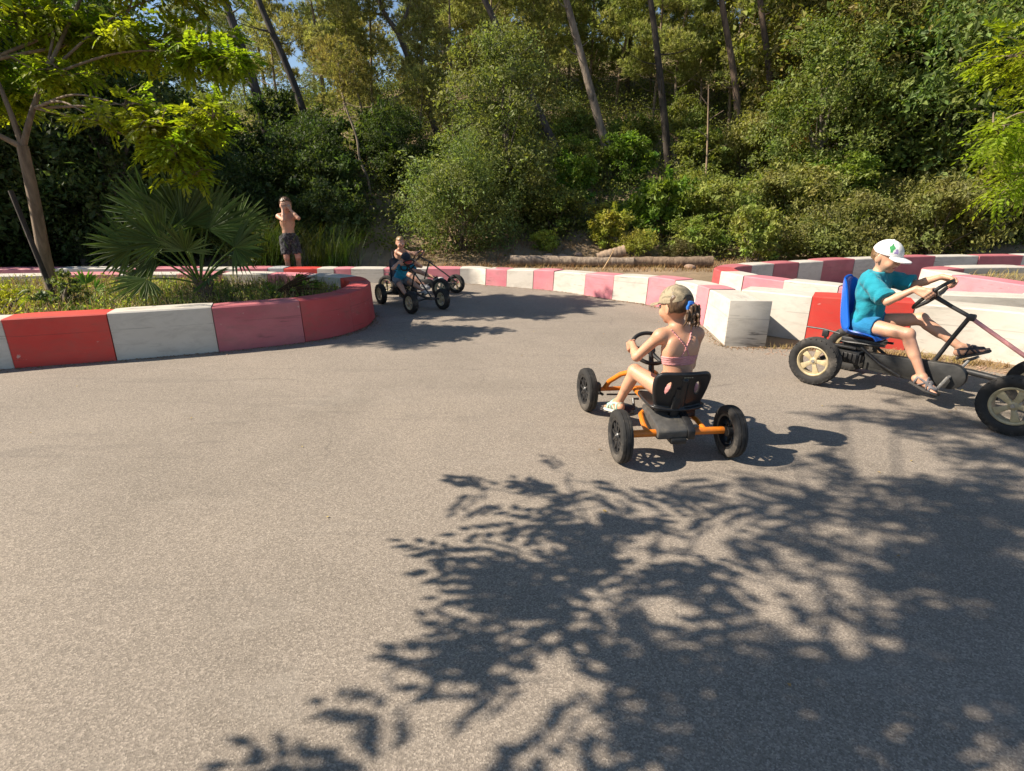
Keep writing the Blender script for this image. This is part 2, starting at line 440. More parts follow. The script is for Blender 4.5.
def barrier(name, label, pts, colours, cuts=None, thick=0.4, h0=0.48, h1=None, side=1, lens=None, z=0.0, hy=None):
    """one run of boarded blocks. pts: front foot line; side=+1 thickness to the left of travel, -1 to the right"""
    h1 = h1 or h0
    root = empty(name, (pts[0][0], pts[0][1], z))
    tag(root, label, "barrier", "red and white track barriers")
    P = catmull([(p[0], p[1], 0) for p in pts], 14)
    L = [0.0]
    for a, b in zip(P, P[1:]): L.append(L[-1] + (b - a).length)
    def at(s):
        s = min(max(s, 0), L[-1] - 1e-6)
        i = max(0, min(len(P) - 2, int(np.searchsorted(L, s, 'right')) - 1))
        t = (s - L[i]) / max(1e-6, L[i + 1] - L[i])
        d = (P[min(i + 2, len(P) - 1)] - P[max(i - 1, 0)]).normalized()
        return P[i].lerp(P[i + 1], t), Vector((-d.y, d.x, 0)) * side
    if cuts:      # nearest arc length to each cut point
        S = []
        for c in cuts:
            j = min(range(len(P)), key=lambda k: (P[k].x - c[0]) ** 2 + (P[k].y - c[1]) ** 2)
            S.append(L[j])
        S = [0.0] + S + [L[-1]]
    else:
        S = [0.0]; i = 0
        while S[-1] < L[-1] - 0.25:
            S.append(min(L[-1], S[-1] + lens[i % len(lens)])); i += 1
        S[-1] = L[-1]
    made = []
    o = Vector((pts[0][0], pts[0][1], 0))
    for i in range(len(S) - 1):
        a, b = S[i] + 0.004, S[i + 1] - 0.004
        if b - a < 0.06: continue
        mat, cname = PAINT[colours[i % len(colours)]]
        n = max(1, int(math.ceil((b - a) / 0.16)))
        dh = random.uniform(-0.010, 0.010); dn = random.uniform(-0.010, 0.014)
        V, F, UV = [], [], []
        ch = 0.014
        for k in range(n + 1):
            s = a + (b - a) * k / n
            p, nn = at(s); hh = (h0 + (h1 - h0) * s / L[-1] if hy is None else float(np.interp(p.y, hy[0], hy[1]))) + dh
            edge = 0.006 if k in (0, n) else 0.0
            prof = [(0.0, 0.0), (0.012 + edge, hh * 0.5), (0.022 + edge, hh - ch), (0.022 + ch, hh - edge), (thick - ch, hh - edge), (thick - edge, hh - ch), (thick, 0.0)]
            for (q, zz) in prof:
                v = p - o + nn * (q + dn); V.append((v.x, v.y, zz))
                UV.append((s, zz + max(0.0, q - 0.03)))
        m = 7
        for k in range(n):
            for j in range(m - 1):
                q = (k * m + j, (k + 1) * m + j, (k + 1) * m + j + 1, k * m + j + 1)
                F.append(q if side > 0 else q[::-1])
        F.append(tuple(range(m)) if side > 0 else tuple(range(m))[::-1])
        F.append(tuple(n * m + j for j in range(m))[::-1])
        me = bpy.data.meshes.new("block"); me.from_pydata(V, [], F)
        l = me.uv_layers.new(name="UVMap")
        for lp in me.loops: l.data[lp.index].uv = UV[lp.vertex_index]
        bmm = bmesh.new(); bmm.from_mesh(me); bmesh.ops.recalc_face_normals(bmm, faces=bmm.faces[:]); bmm.to_mesh(me); bmm.free()
        me.polygons.foreach_set("use_smooth", np.full(len(F), True)); me.set_sharp_from_angle(angle=R(40))
        ob = link_mesh("block", me, [mat], root); ob["label"] = cname + " painted block"
        made.append(ob)
    return root, made, at, L[-1]

# planted island on the left: front, rounded nose, back
barrier("island_barrier", "low barrier round the bed with the fan palm, ending in a rounded dull red nose",
        [(-9.0, 3.0), (-6.9, 3.85), (-4.81, 4.75), (-3.86, 5.07), (-3.02, 5.40), (-2.32, 5.78), (-1.98, 6.16), (-1.83, 6.68), (-1.95, 7.40), (-2.4, 7.95), (-3.3, 8.25), (-4.6, 8.35), (-7, 8.2), (-10, 7.7)],
        "rwrwrwnddrwpwpwpwp",
        cuts=[(-8.0, 3.42), (-6.8, 3.9), (-5.75, 4.35), (-4.68, 4.81), (-3.92, 5.05), (-3.07, 5.38), (-2.33, 5.78), (-1.93, 6.28), (-1.95, 7.40), (-2.25, 7.8), (-2.9, 8.15), (-3.6, 8.3), (-4.3, 8.35), (-5.1, 8.35), (-5.9, 8.3), (-6.9, 8.2), (-8, 8.05)],
        thick=0.30, h0=0.47, side=1)
# outer barrier across the back of the bend, ending in the boxed white end by the girl's kart
bx = [(-16, 9.6), (-9, 10.1), (-5.0, 10.33), (-1.0, 10.28), (-0.5, 10.07), (0.72, 9.4), (1.6, 8.5), (2.07, 8.05), (2.38, 7.35), (2.42, 6.6), (2.33, 5.63)]
rootB, mB, atB, LB = barrier("long_barrier", "long pink and white barrier round the back of the bend, ending in a white box",
        bx, "pwpwpwpwpgrwpwpwpwpwpwpwpwpw",
        cuts=[(-14.5, 9.7), (-13, 9.8), (-11.5, 9.9), (-10, 10.03), (-8.6, 10.1), (-7.3, 10.2), (-6.1, 10.3), (-5.15, 10.33), (-4.73, 10.33), (-4.25, 10.33), (-3.81, 10.33), (-3.43, 10.33), (-2.98, 10.33), (-2.55, 10.33), (-2.06, 10.33), (-1.53, 10.3), (-0.98, 10.28), (-0.52, 10.08), (-0.08, 9.86), (0.33, 9.62), (0.72, 9.4), (1.2, 8.95), (1.6, 8.5), (2.05, 8.08), (2.3, 7.6), (2.42, 7.05), (2.42, 6.6)],
        thick=0.36, h0=0.36, hy=([5.6, 6.6, 8.05, 9.4, 10.3], [0.49, 0.475, 0.415, 0.345, 0.285]), side=1)
p_, n_ = atB(LB - 0.001)
ep = MB(); ep.box((0, 0, 0), (0.43, 0.022, 0.50), 0.003)
pn = ep.build("end_panel", WHITE, rootB, loc=(p_.x + n_.x * 0.205 - bx[0][0], p_.y - 0.03 - bx[0][1], 0.252), rz=math.atan2(n_.y, n_.x))
pn["label"] = "upright white panel closing the barrier end"
ul = pn.data.uv_layers.new(name="UVMap")
for lp in pn.data.loops:
    c = pn.data.vertices[lp.vertex_index].co; ul.data[lp.index].uv = (c.x + 0.3, c.z + 0.25)
# front barrier on the right, behind the boy in the blue seat
barrier("white_barrier", "white barrier with one bright red block directly behind the boy in turquoise",
        [(2.72, 6.34), (3.01, 6.10), (3.31, 5.84), (3.79, 5.60), (4.17, 5.44), (4.72, 5.06), (5.1, 4.62), (5.7, 3.9), (7.2, 2.6)], "wrwwrw",
        cuts=[(3.31, 5.84), (4.17, 5.44), (5.2, 4.5), (6.0, 3.6), (6.6, 3.1)], thick=0.40, h0=0.50, side=1)
# loop behind it
barrier("curved_barrier", "pink and white barrier with a rounded nose, second row behind the boy in turquoise",
        [(6.6, 5.75), (5.3, 6.05), (4.6, 6.35), (4.05, 6.80), (3.64, 7.28), (3.32, 7.82), (3.20, 8.35), (3.28, 8.85), (3.65, 9.25), (4.3, 9.62), (5.22, 9.98), (5.93, 10.3), (6.58, 10.5), (7.8, 10.86), (8.84, 11.07), (10.6, 11.3), (14, 11.4), (18, 11.0)],
        "wwwpwpwdnwnwnwnwnwnw",
        cuts=[(5.9, 5.9), (5.0, 6.17), (4.45, 6.45), (4.13, 6.72), (3.66, 7.26), (3.33, 7.80), (3.205, 8.3), (3.40, 9.02), (3.9, 9.4), (4.42, 9.67), (4.95, 9.88), (5.5, 10.1), (6.3, 10.42), (7.2, 10.68), (8.2, 10.95), (9.2, 11.12), (10.3, 11.27), (11.8, 11.36), (13.3, 11.4)], thick=0.34, h0=0.48, side=-1)
# inner island on the far right
barrier("corner_barrier", "pale rounded barrier with a long pink block round a bed of dry soil",
        [(9.0, 5.6), (7.6, 6.0), (6.55, 6.62), (6.40, 7.3), (6.30, 7.9), (6.42, 8.5), (6.95, 8.85), (8.2, 9.0), (10.5, 8.9), (12.5, 8.6)], "wwpwnwnwnw",
        cuts=[(7.6, 6.0), (6.56, 6.72), (6.34, 7.72), (6.40, 8.45), (7.1, 8.9), (8.4, 9.0), (9.4, 8.97), (10.4, 8.9)], thick=0.36, h0=0.50, side=-1)

M_soil = ground_mat("bed_soil", (0.16, 0.12, 0.07), (0.34, 0.27, 0.16), (0.30, 0.25, 0.13))
tag(flat_sheet("bed_soil", [(-9, 3.25), (-4.9, 5.0), (-3.9, 5.32), (-3.1, 5.64), (-2.5, 6.0), (-2.24, 6.3), (-2.1, 6.7), (-2.2, 7.3), (-2.55, 7.7), (-3.35, 8.0), (-4.6, 8.1), (-7, 7.95), (-10, 7.4)], 0.34, M_soil), kind="structure")
tag(flat_sheet("inner_bed_soil", [(9, 5.9), (7.7, 6.3), (6.9, 6.8), (6.75, 7.4), (6.68, 8.3), (7.0, 8.6), (8.2, 8.75), (10.5, 8.6), (12.5, 8.3)], 0.40, M_soil), kind="structure")
# ------------------------------------------------------------------ figures: smooth distance fields turned into one continuous mesh
def V3(*a): return np.array(a, float)
def unit(v): v = np.asarray(v, float); return v / max(1e-9, np.linalg.norm(v))
def perp(v, t): t = unit(t); return v - t * np.dot(v, t)

def cone(a, b, ra, rb, k=0.012, flat=None, tag_=None):
    """rounded cone; flat=(axis, factor) squashes it along an axis"""
    return dict(t='c', a=np.array(a, float), b=np.array(b, float), ra=ra, rb=rb, k=k, flat=flat, tag=tag_)
def ell(c, r, F=None, L=None, U=None, k=0.02, tag_=None):
    M = np.eye(3) if F is None else np.stack([unit(F), unit(L), unit(U)])
    return dict(t='e', c=np.array(c, float), r=np.array(r, float), M=M, k=k, tag=tag_)

def pbounds(p):
    if p['t'] == 'c':
        r = max(p['ra'], p['rb'])
        return np.minimum(p['a'], p['b']) - r, np.maximum(p['a'], p['b']) + r
    r = max(p['r']); return p['c'] - r, p['c'] + r

def pdist(p, P):
    if p['t'] == 'c':
        a = p['a']; ba = p['b'] - a; q = P - a
        if p['flat'] is not None:
            ax, f = p['flat']; ax = unit(ax)
            q = q + (q @ ax)[..., None] * ax * (1 / f - 1)
            ba = ba + (ba @ ax) * ax * (1 / f - 1)
        t = np.clip((q @ ba) / max(1e-9, ba @ ba), 0, 1)
        r = p['ra'] + (p['rb'] - p['ra']) * t
        d = np.linalg.norm(q - t[..., None] * ba, axis=-1) - r
        return d * (p['flat'][1] if p['flat'] is not None and p['flat'][1] < 1 else 1.0)
    q = (P - p['c']) @ p['M'].T
    k0 = np.linalg.norm(q / p['r'], axis=-1); k1 = np.linalg.norm(q / (p['r'] ** 2), axis=-1)
    return np.where(k1 > 1e-6, k0 * (k0 - 1) / np.maximum(k1, 1e-6), -min(p['r']))

def smin(a, b, k):
    h = np.clip(0.5 + 0.5 * (b - a) / k, 0, 1)
    return b + (a - b) * h - k * h * (1 - h)

class Field:
    def __init__(s, lo, hi, h):
        s.h = h; s.lo = np.array(lo, float); n = np.ceil((np.array(hi) - s.lo) / h).astype(int) + 1
        s.n = n; s.D = np.full(n, 1.0, np.float32)
    def pts(s, i0=None, i1=None):
        i0 = np.zeros(3, int) if i0 is None else i0; i1 = s.n if i1 is None else i1
        ax = [s.lo[i] + s.h * np.arange(i0[i], i1[i]) for i in range(3)]
        return np.stack(np.meshgrid(*ax, indexing='ij'), -1)
    def sub(s, lo, hi):
        i0 = np.clip(np.floor((lo - s.lo) / s.h).astype(int), 0, s.n); i1 = np.clip(np.ceil((hi - s.lo) / s.h).astype(int) + 1, 0, s.n)
        return i0, i1, (slice(i0[0], i1[0]), slice(i0[1], i1[1]), slice(i0[2], i1[2]))
    def union(s, prims, infl=0.0, kmul=1.0):
        for p in prims:
            lo, hi = pbounds(p); m = 0.05 + infl
            i0, i1, sl_ = s.sub(lo - m, hi + m)
            if np.any(i1 <= i0): continue
            d = pdist(p, s.pts(i0, i1)) - infl
            s.D[sl_] = smin(s.D[sl_], d.astype(np.float32), max(1e-4, p['k'] * kmul))
        return s
    def carve(s, prims, k=0.006):
        for p in prims:
            lo, hi = pbounds(p)
            i0, i1, sl_ = s.sub(lo - 0.05, hi + 0.05)
            if np.any(i1 <= i0): continue
            d = pdist(p, s.pts(i0, i1)).astype(np.float32)
            s.D[sl_] = -smin(-s.D[sl_], d, k)
        return s
    def keep(s, fn):                       # intersect with fn(P) < 0
        s.D = np.maximum(s.D, fn(s.pts()).astype(np.float32)); return s
    def surface(s):
        D = s.D; I = D < 0
        c = I[:-1, :-1, :-1].astype(np.int8)
        for dx, dy, dz in ((1, 0, 0), (0, 1, 0), (0, 0, 1), (1, 1, 0), (1, 0, 1), (0, 1, 1), (1, 1, 1)):
            c = c + I[dx:D.shape[0] - 1 + dx, dy:D.shape[1] - 1 + dy, dz:D.shape[2] - 1 + dz]
        act = np.argwhere((c > 0) & (c < 8))
        vid = np.full(c.shape, -1, np.int32); vid[tuple(act.T)] = np.arange(len(act))
        acc = np.zeros((len(act), 3)); cnt = np.zeros(len(act))
        cor = [(0, 0, 0), (1, 0, 0), (0, 1, 0), (1, 1, 0), (0, 0, 1), (1, 0, 1), (0, 1, 1), (1, 1, 1)]
        val = [D[act[:, 0] + x, act[:, 1] + y, act[:, 2] + z].astype(float) for x, y, z in cor]
        for i in range(8):
            for j in range(i + 1, 8):
                if sum(a != b for a, b in zip(cor[i], cor[j])) != 1: continue
                m = (val[i] < 0) != (val[j] < 0)
                t = np.where(m, val[i] / np.where(m, val[i] - val[j], 1), 0)
                p = np.array(cor[i]) + t[:, None] * (np.array(cor[j]) - np.array(cor[i]))
                acc += np.where(m[:, None], p, 0); cnt += m
        V = s.lo + s.h * (act + acc / cnt[:, None])
        Qs = []
        for ax in range(3):
            o = [a for a in range(3) if a != ax]
            sa = [slice(None)] * 3; sb = [slice(None)] * 3; sa[ax] = slice(0, -1); sb[ax] = slice(1, None)
            e = np.argwhere(I[tuple(sa)] != I[tuple(sb)])
            ok = (e[:, o[0]] > 0) & (e[:, o[1]] > 0) & (e[:, o[0]] < vid.shape[o[0]]) & (e[:, o[1]] < vid.shape[o[1]])
            e = e[ok]
            def v(d0, d1):
                q = e.copy(); q[:, o[0]] -= d0; q[:, o[1]] -= d1; return vid[tuple(q.T)]
            q = np.stack([v(1, 1), v(0, 1), v(0, 0), v(1, 0)], -1)
            ins = I[tuple(e.T)]
            flip = ins if ax != 1 else ~ins
            q[~flip] = q[~flip][:, ::-1]
            Qs.append(q[(q >= 0).all(1)])
        return V, np.concatenate(Qs)
    def build(s, name, mats, parent=None, mi=None, loc=None, rz=None):
        V, Q = s.surface()
        return np_mesh(name, V, Q, mats, parent, mi=(mi(V[Q].mean(1)) if mi else None), smooth=True, loc=loc, rz=rz)

def ik(a, b, l1, l2, pole):
    """elbow or knee between a and b"""
    d = b - a; D = np.linalg.norm(d); n = d / D
    if D > (l1 + l2) * 0.995:
        f = D / ((l1 + l2) * 0.995); l1 *= f; l2 *= f
    x = (l1 * l1 - l2 * l2 + D * D) / (2 * D); h = math.sqrt(max(0, l1 * l1 - x * x))
    return a + n * x + unit(perp(np.array(pole, float), n)) * h

def hand_grip(W, G, T, s, rim=0.013, nside=None):
    """hand closed round a rim: W wrist, G grip point, T rim direction towards the thumb"""
    pr = []
    T = unit(T); A = unit(perp(W - G, T)); Nn = np.cross(T, A)
    if nside is not None and np.dot(Nn, nside) < 0: Nn = -Nn
    rr = rim + 0.0085 * s
    K0 = G + Nn * (rr + 0.002) + A * 0.010 * s
    for i, o in enumerate((0.025, 0.0085, -0.008, -0.023)):
        K = K0 + T * o * s
        pr.append(cone(W + T * o * 0.55 * s, K, 0.0135 * s, 0.0105 * s, 0.010))
        ln = (0.92, 1.0, 0.95, 0.8)[i]
        prev = K
        for j, ph in enumerate((35, 95, 150, 195)):
            f = R(ph * ln)
            q = G + T * o * s + (Nn * math.cos(f) - A * math.sin(f)) * rr
            pr.append(cone(prev, q, (0.0084 - j * 0.0006) * s, (0.008 - j * 0.0007) * s, 0.003)); prev = q
    b0 = W * 0.45 + K0 * 0.55 + T * 0.02 * s
    t1 = G + T * 0.034 * s + A * rr * 0.95 + Nn * rr * 0.35
    t2 = G + T * 0.043 * s + A * rr * 0.55 - Nn * rr * 0.85
    t3 = G + T * 0.050 * s - A * rr * 0.25 - Nn * rr * 1.0
    pr += [cone(W, b0, 0.014 * s, 0.012 * s, 0.012), cone(b0, t1, 0.0115 * s, 0.0095 * s, 0.006), cone(t1, t2, 0.0092 * s, 0.008 * s, 0.003), cone(t2, t3, 0.008 * s, 0.007 * s, 0.003)]
    return pr

def hand_open(W, D, Nn, T, s, curl=25, spread=0.10):
    """relaxed hand: D fingers' direction, Nn palm normal, T thumb side"""
    pr = []; D, T = unit(D), unit(T); Nn = unit(perp(unit(Nn), D))
    for i, o in enumerate((0.024, 0.008, -0.008, -0.023)):
        K = W + D * (0.062 - abs(i - 1.2) * 0.003) * s + T * o * s
        pr.append(cone(W + T * o * 0.5 * s, K, 0.0135 * s, 0.0105 * s, 0.010))
        prev, ang = K, R(curl * 0.5)
        base = unit(D + T * spread * (1.2 - i))
        for j, l in enumerate((0.030, 0.021, 0.017)):
            q = prev + (base * math.cos(ang) + Nn * math.sin(ang)) * l * s * (0.9, 1.0, 0.94, 0.76)[i]
            pr.append(cone(prev, q, (0.0084 - j * 0.0007) * s, (0.0078 - j * 0.0008) * s, 0.003)); prev = q; ang += R(curl)
    b0 = W + D * 0.022 * s + T * 0.020 * s + Nn * 0.006 * s
    b1 = b0 + unit(D * 0.7 + T * 0.7 + Nn * 0.35) * 0.032 * s
    b2 = b1 + unit(D * 0.9 + T * 0.2 + Nn * 0.5) * 0.024 * s
    pr += [cone(W, b0, 0.014 * s, 0.0125 * s, 0.012), cone(b0, b1, 0.0115 * s, 0.0092 * s, 0.006), cone(b1, b2, 0.009 * s, 0.0072 * s, 0.003)]
    return pr

def figure(s, P, U, Fw, head_f, head_u=None, hands=None, feet=None, elbow_pole=None, knee_pole=None, twist=0.0, neck_f=0.02, girl=False, shrug=(0, 0), headoff=(0, 0, 0), legk=1.0, armk=1.0):
    """skeleton + flesh of a child of height 1.15 m x s; x forward, y left, z up in its own frame.
    hands/feet: dict side -> target dict; side +1 left, -1 right"""
    P = np.array(P, float); U = unit(U); Fw = unit(perp(np.array(Fw, float), U)); L = np.cross(U, Fw)
    J = dict(P=P, U=U, F=Fw, L=L, s=s)
    cs, sn = math.cos(twist), math.sin(twist)
    F2 = Fw * cs + L * sn; L2 = np.cross(U, F2)               # chest turned on the hips
    J['F2'], J['L2'] = F2, L2
    C = P + U * 0.225 * s; NB = P + U * 0.335 * s + F2 * 0.004
    HF = unit(head_f); HU = unit(perp(np.array(head_u if head_u is not None else (0, 0, 1), float), HF)); HL = np.cross(HU, HF)
    HC = NB + U * 0.062 * s + HU * 0.068 * s + HF * neck_f * s + np.array(headoff, float)
    J.update(C=C, NB=NB, HC=HC, HF=HF, HU=HU, HL=HL)
    w = 0.97 if girl else 1.0
    torso = [ell(P - U * 0.005, (0.080 * s, 0.100 * s, 0.082 * s), Fw, L, U, tag_='torso'),
             ell(P + U * 0.10 * s, (0.066 * s, 0.084 * s * w, 0.115 * s), Fw, L, U, 0.035, 'torso'),
             ell(C, (0.072 * s, 0.102 * s * w, 0.120 * s), F2, L2, U, 0.04, 'torso')]
    SH = {}
    for sd in (1, -1):
        SH[sd] = P + U * (0.305 + shrug[0 if sd > 0 else 1]) * s + L2 * sd * 0.112 * s + F2 * 0.006
        torso.append(cone(NB + U * 0.022 * s, NB - U * 0.02 * s + L2 * sd * 0.085 * s, 0.030 * s, 0.031 * s, 0.03, tag_='torso'))
        torso.append(ell(C + U * 0.02 * s - F2 * 0.048 * s + L2 * sd * 0.056 * s, (0.022 * s, 0.038 * s, 0.055 * s), F2, L2, U, 0.03, 'torso'))
    torso.append(cone(SH[1] - L2 * 0.02 * s, SH[-1] + L2 * 0.02 * s, 0.033 * s, 0.033 * s, 0.035, tag_='torso'))
    J['SH'] = SH
    neck = [cone(NB - U * 0.01, HC - HU * 0.045 * s - HF * 0.012 * s, 0.037 * s, 0.033 * s, 0.02)]
    face = HC
    hd = [ell(HC + HU * 0.018 * s - HF * 0.010 * s, (0.087 * s, 0.071 * s, 0.082 * s), HF, HL, HU, 0.02, 'head'),
          ell(HC + HF * 0.024 * s - HU * 0.036 * s, (0.056 * s, 0.054 * s, 0.060 * s), HF, HL, HU, 0.03, 'head'),
          ell(HC + HF * 0.056 * s - HU * 0.078 * s, (0.018 * s, 0.021 * s, 0.016 * s), HF, HL, HU, 0.022),
          cone(HC + HF * 0.078 * s + HU * 0.002 * s, HC + HF * 0.094 * s - HU * 0.024 * s, 0.0065 * s, 0.0095 * s, 0.010),
          ell(HC + HF * 0.080 * s - HU * 0.053 * s, (0.007 * s, 0.019 * s, 0.0065 * s), HF, HL, HU, 0.006)]
    for sd in (1, -1):
        hd.append(ell(HC + HF * 0.052 * s + HL * sd * 0.031 * s - HU * 0.034 * s, (0.025 * s,) * 3, k=0.02))
        hd.append(ell(HC + HL * sd * 0.071 * s - HF * 0.012 * s - HU * 0.012 * s, (0.020 * s, 0.0075 * s, 0.028 * s), HF + HL * sd * -0.35, HL + HF * sd * 0.35, HU, 0.006))
    sock = [ell(HC + HF * 0.089 * s + HL * sd * 0.031 * s - HU * 0.002 * s, (0.014 * s, 0.013 * s, 0.010 * s), HF, HL, HU) for sd in (1, -1)]
    limbs = []; J['EL'], J['WR'], J['KN'], J['AN'], J['HIP'], J['TD'], J['FU'] = {}, {}, {}, {}, {}, {}, {}
    for sd in (1, -1):
        h = hands[sd]; W = np.array(h['W'], float)
        pole = h.get('pole', (-0.2, sd * 0.6, -1))
        E = ik(SH[sd], W, 0.195 * s * armk, 0.165 * s * armk, pole)
        J['EL'][sd], J['WR'][sd] = E, W
        limbs += [ell(SH[sd], (0.036 * s,) * 3, k=0.03), cone(SH[sd], E, 0.032 * s, 0.0255 * s, 0.02, tag_='uarm%d' % sd),
                  cone(E, E * 0.6 + W * 0.4, 0.0265 * s, 0.0255 * s, 0.012), cone(E * 0.6 + W * 0.4, W, 0.0255 * s, 0.0175 * s, 0.012)]
        if 'G' in h: limbs += hand_grip(W, np.array(h['G'], float), np.array(h['T'], float), s * 0.95, h.get('rim', 0.013), h.get('ns'))
        else: limbs += hand_open(W, h['D'], h['N'], h['T'], s * 0.95, h.get('curl', 25))
        f = feet[sd]; AN = np.array(f['A'], float)
        HP = P + L * sd * 0.062 * s - U * 0.012 * s
        K = ik(HP, AN, 0.268 * s * legk, 0.255 * s * legk, f.get('pole', (0.3, sd * 0.1, 1)))
        J['KN'][sd], J['AN'][sd], J['HIP'][sd] = K, AN, HP
        TD = unit(f['T']); FU = unit(perp(np.array(f.get('U', (0, 0, 1)), float), TD)); FL = np.cross(FU, TD)
        J['TD'][sd], J['FU'][sd] = TD, FU
        sh = unit(AN - K); bk = unit(perp(-TD, sh))
        limbs += [cone(HP, K, 0.060 * s, 0.040 * s, 0.03, tag_='thigh%d' % sd), ell(K, (0.040 * s,) * 3, k=0.02),
                  cone(K, AN, 0.036 * s, 0.0245 * s, 0.015), cone(K * 0.8 + AN * 0.2 + bk * 0.010 * s, K * 0.52 + AN * 0.48 + bk * 0.006 * s, 0.030 * s, 0.029 * s, 0.025)]
        foot = [ell(AN - FU * 0.030 * s - TD * 0.014 * s, (0.034 * s, 0.026 * s, 0.028 * s), TD, FL, FU, 0.02, 'foot%d' % sd),
                cone(AN - FU * 0.006 * s + TD * 0.012 * s, AN - FU * 0.040 * s + TD * 0.095 * s, 0.027 * s, 0.0165 * s, 0.02, tag_='foot%d' % sd),
                cone(AN - FU * 0.040 * s + TD * 0.02 * s, AN - FU * 0.044 * s + TD * 0.095 * s, 0.021 * s, 0.015 * s, 0.02, (FU, 0.8), 'foot%d' % sd),
                cone(AN - FU * 0.045 * s + TD * 0.085 * s - FL * 0.018 * s, AN - FU * 0.045 * s + TD * 0.085 * s + FL * 0.018 * s, 0.013 * s, 0.013 * s, 0.012, tag_='foot%d' % sd)]
        for i in range(5):
            o = (i - 2) * 0.0112 * s; big = i == (0 if sd > 0 else 4)
            ln = (0.128 if big else 0.124 - abs(i - (1 if sd > 0 else 3)) * 0.005) * s
            r = (0.0088 if big else 0.0062) * s
            foot.append(cone(AN - FU * 0.048 * s + TD * 0.092 * s + FL * -o, AN - FU * 0.051 * s + TD * ln + FL * -o * 1.12, r * 1.1, r, 0.003))
        limbs += foot
    J['prims'] = torso + neck + hd + limbs
    J['torso'], J['head'], J['sock'], J['neck'] = torso, hd, sock, neck
    return J

def bounds(prims, m=0.03):
    lo = np.min([pbounds(p)[0] for p in prims], 0) - m; hi = np.max([pbounds(p)[1] for p in prims], 0) + m
    return lo, hi

def body(name, J, skin, lip, loc, rz, h, eyes=True):
    F = Field(*bounds(J['prims']), h).union(J['prims']).carve(J['sock'])
    HC, HF, HL, HU, s = J['HC'], J['HF'], J['HL'], J['HU'], J['s']
    def mi(c):
        q = c - HC; f, l, u = q @ HF, q @ HL, q @ HU
        return (((l / (0.021 * s)) ** 2 + ((u + 0.053 * s) / (0.0085 * s)) ** 2 < 1) & (f > 0.05 * s)).astype(int)
    o = F.build(name, [skin, lip], None, mi, loc, rz)
    if eyes:
        for sd in (1, -1):
            e = MB(); c = HC + HF * 0.0745 * s + HL * sd * 0.031 * s - HU * 0.002 * s
            rot = Matrix((HF, HL, HU)).transposed()
            e.ell(c, (0.0105 * s,) * 3, 14, rot=rot)
            e.ell(c + HF * 0.0062 * s, (0.0052 * s, 0.0056 * s, 0.0056 * s), 12, rot=rot, mi=1)
            e.build("eye", [M_eye, M_iris], o)
    return o

M_eye = simple("eye_white", (0.75, 0.73, 0.70), 0.25, var=0.05, bmp=0)
M_iris = simple("iris", (0.06, 0.04, 0.025), 0.2, var=0.1, bmp=0)
M_lip = skin_mat("lip", (0.40, 0.14, 0.11), (0.4, 0.12, 0.1))

def band(J, prims_tags, infl): return [p for p in J['prims'] if p.get('tag') in prims_tags]

def tshirt(J, mat, parent, h=0.006, hem=0.02, sleeve=0.62, loose=0.010, seed=0, sw=1.0, flare=0.0):
    s, P, U, NB = J['s'], J['P'], J['U'], J['NB']
    pr = list(J['torso'])
    lo, hi = bounds(pr + [cone(J['SH'][a], J['EL'][a], 0.06 * s, 0.06 * s) for a in (1, -1)], 0.05)
    F = Field(lo, hi, h).union(pr, loose)
    if flare: F.union([cone(P + U * 0.20 * s, P + U * (hem - 0.02) * s, 0.085 * s, 0.085 * s + flare, 0.03, (J['F2'], 0.82))])
    for sd in (1, -1):
        a, b = J['SH'][sd], J['EL'][sd]; d = unit(b - a); e = a + (b - a) * sleeve
        sf = Field(lo, hi, h).union([cone(a - d * 0.0, e + d * 0.02, 0.041 * s * sw, 0.052 * s * sw)])
        sf.keep(lambda Q: (Q - e) @ d)
        F.D = smin(F.D, sf.D, 0.03)
    F.keep(lambda Q: -((Q - (P + U * hem * s)) @ U))
    F.keep(lambda Q: (Q - (NB + U * 0.030 * s)) @ U)
    F.carve([ell(NB + U * 0.045 * s + J['F2'] * 0.012, (0.052 * s, 0.05 * s, 0.034 * s), J['F2'], J['L2'], U)], 0.006)
    Q = F.pts(); g = np.random.default_rng(seed); wr = 0
    for i in range(7):
        v = unit(g.normal(size=3)) * g.uniform(28, 95); wr = wr + np.sin(Q @ v + 1.5 * np.sin(Q @ v[[1, 2, 0]] * 0.6) + g.uniform(0, 6)) / 7
    F.D += (0.017 * s * wr).astype(np.float32)
    return F.build("t_shirt", [mat], parent)

def shorts(J, mat, parent, h=0.006, length=0.45, loose=0.012, waist=0.06, seed=0, name="shorts"):
    s, P, U = J['s'], J['P'], J['U']
    pr = [p for p in J['torso'][:2]]
    lo, hi = bounds(pr + [cone(J['HIP'][a], J['KN'][a], 0.085 * s, 0.085 * s) for a in (1, -1)], 0.03)
    F = Field(lo, hi, h).union(pr, loose)
    F.keep(lambda Q: (Q - (P + U * waist * s)) @ U)
    for sd in (1, -1):
        a, b = J['HIP'][sd], J['KN'][sd]; d = unit(b - a); e = a + (b - a) * length
        sf = Field(lo, hi, h).union([cone(a, e + d * 0.03, 0.064 * s + loose * 0.6, 0.058 * s + loose)])
        sf.keep(lambda Q: (Q - e) @ d); F.D = smin(F.D, sf.D, 0.02)
    Q = F.pts(); g = np.random.default_rng(seed + 9); wr = 0
    for i in range(5):
        v = unit(g.normal(size=3)) * g.uniform(40, 90); wr = wr + np.sin(Q @ v + g.uniform(0, 6)) / 5
    F.D += (0.010 * s * wr).astype(np.float32)
    return F.build(name, [mat], parent)

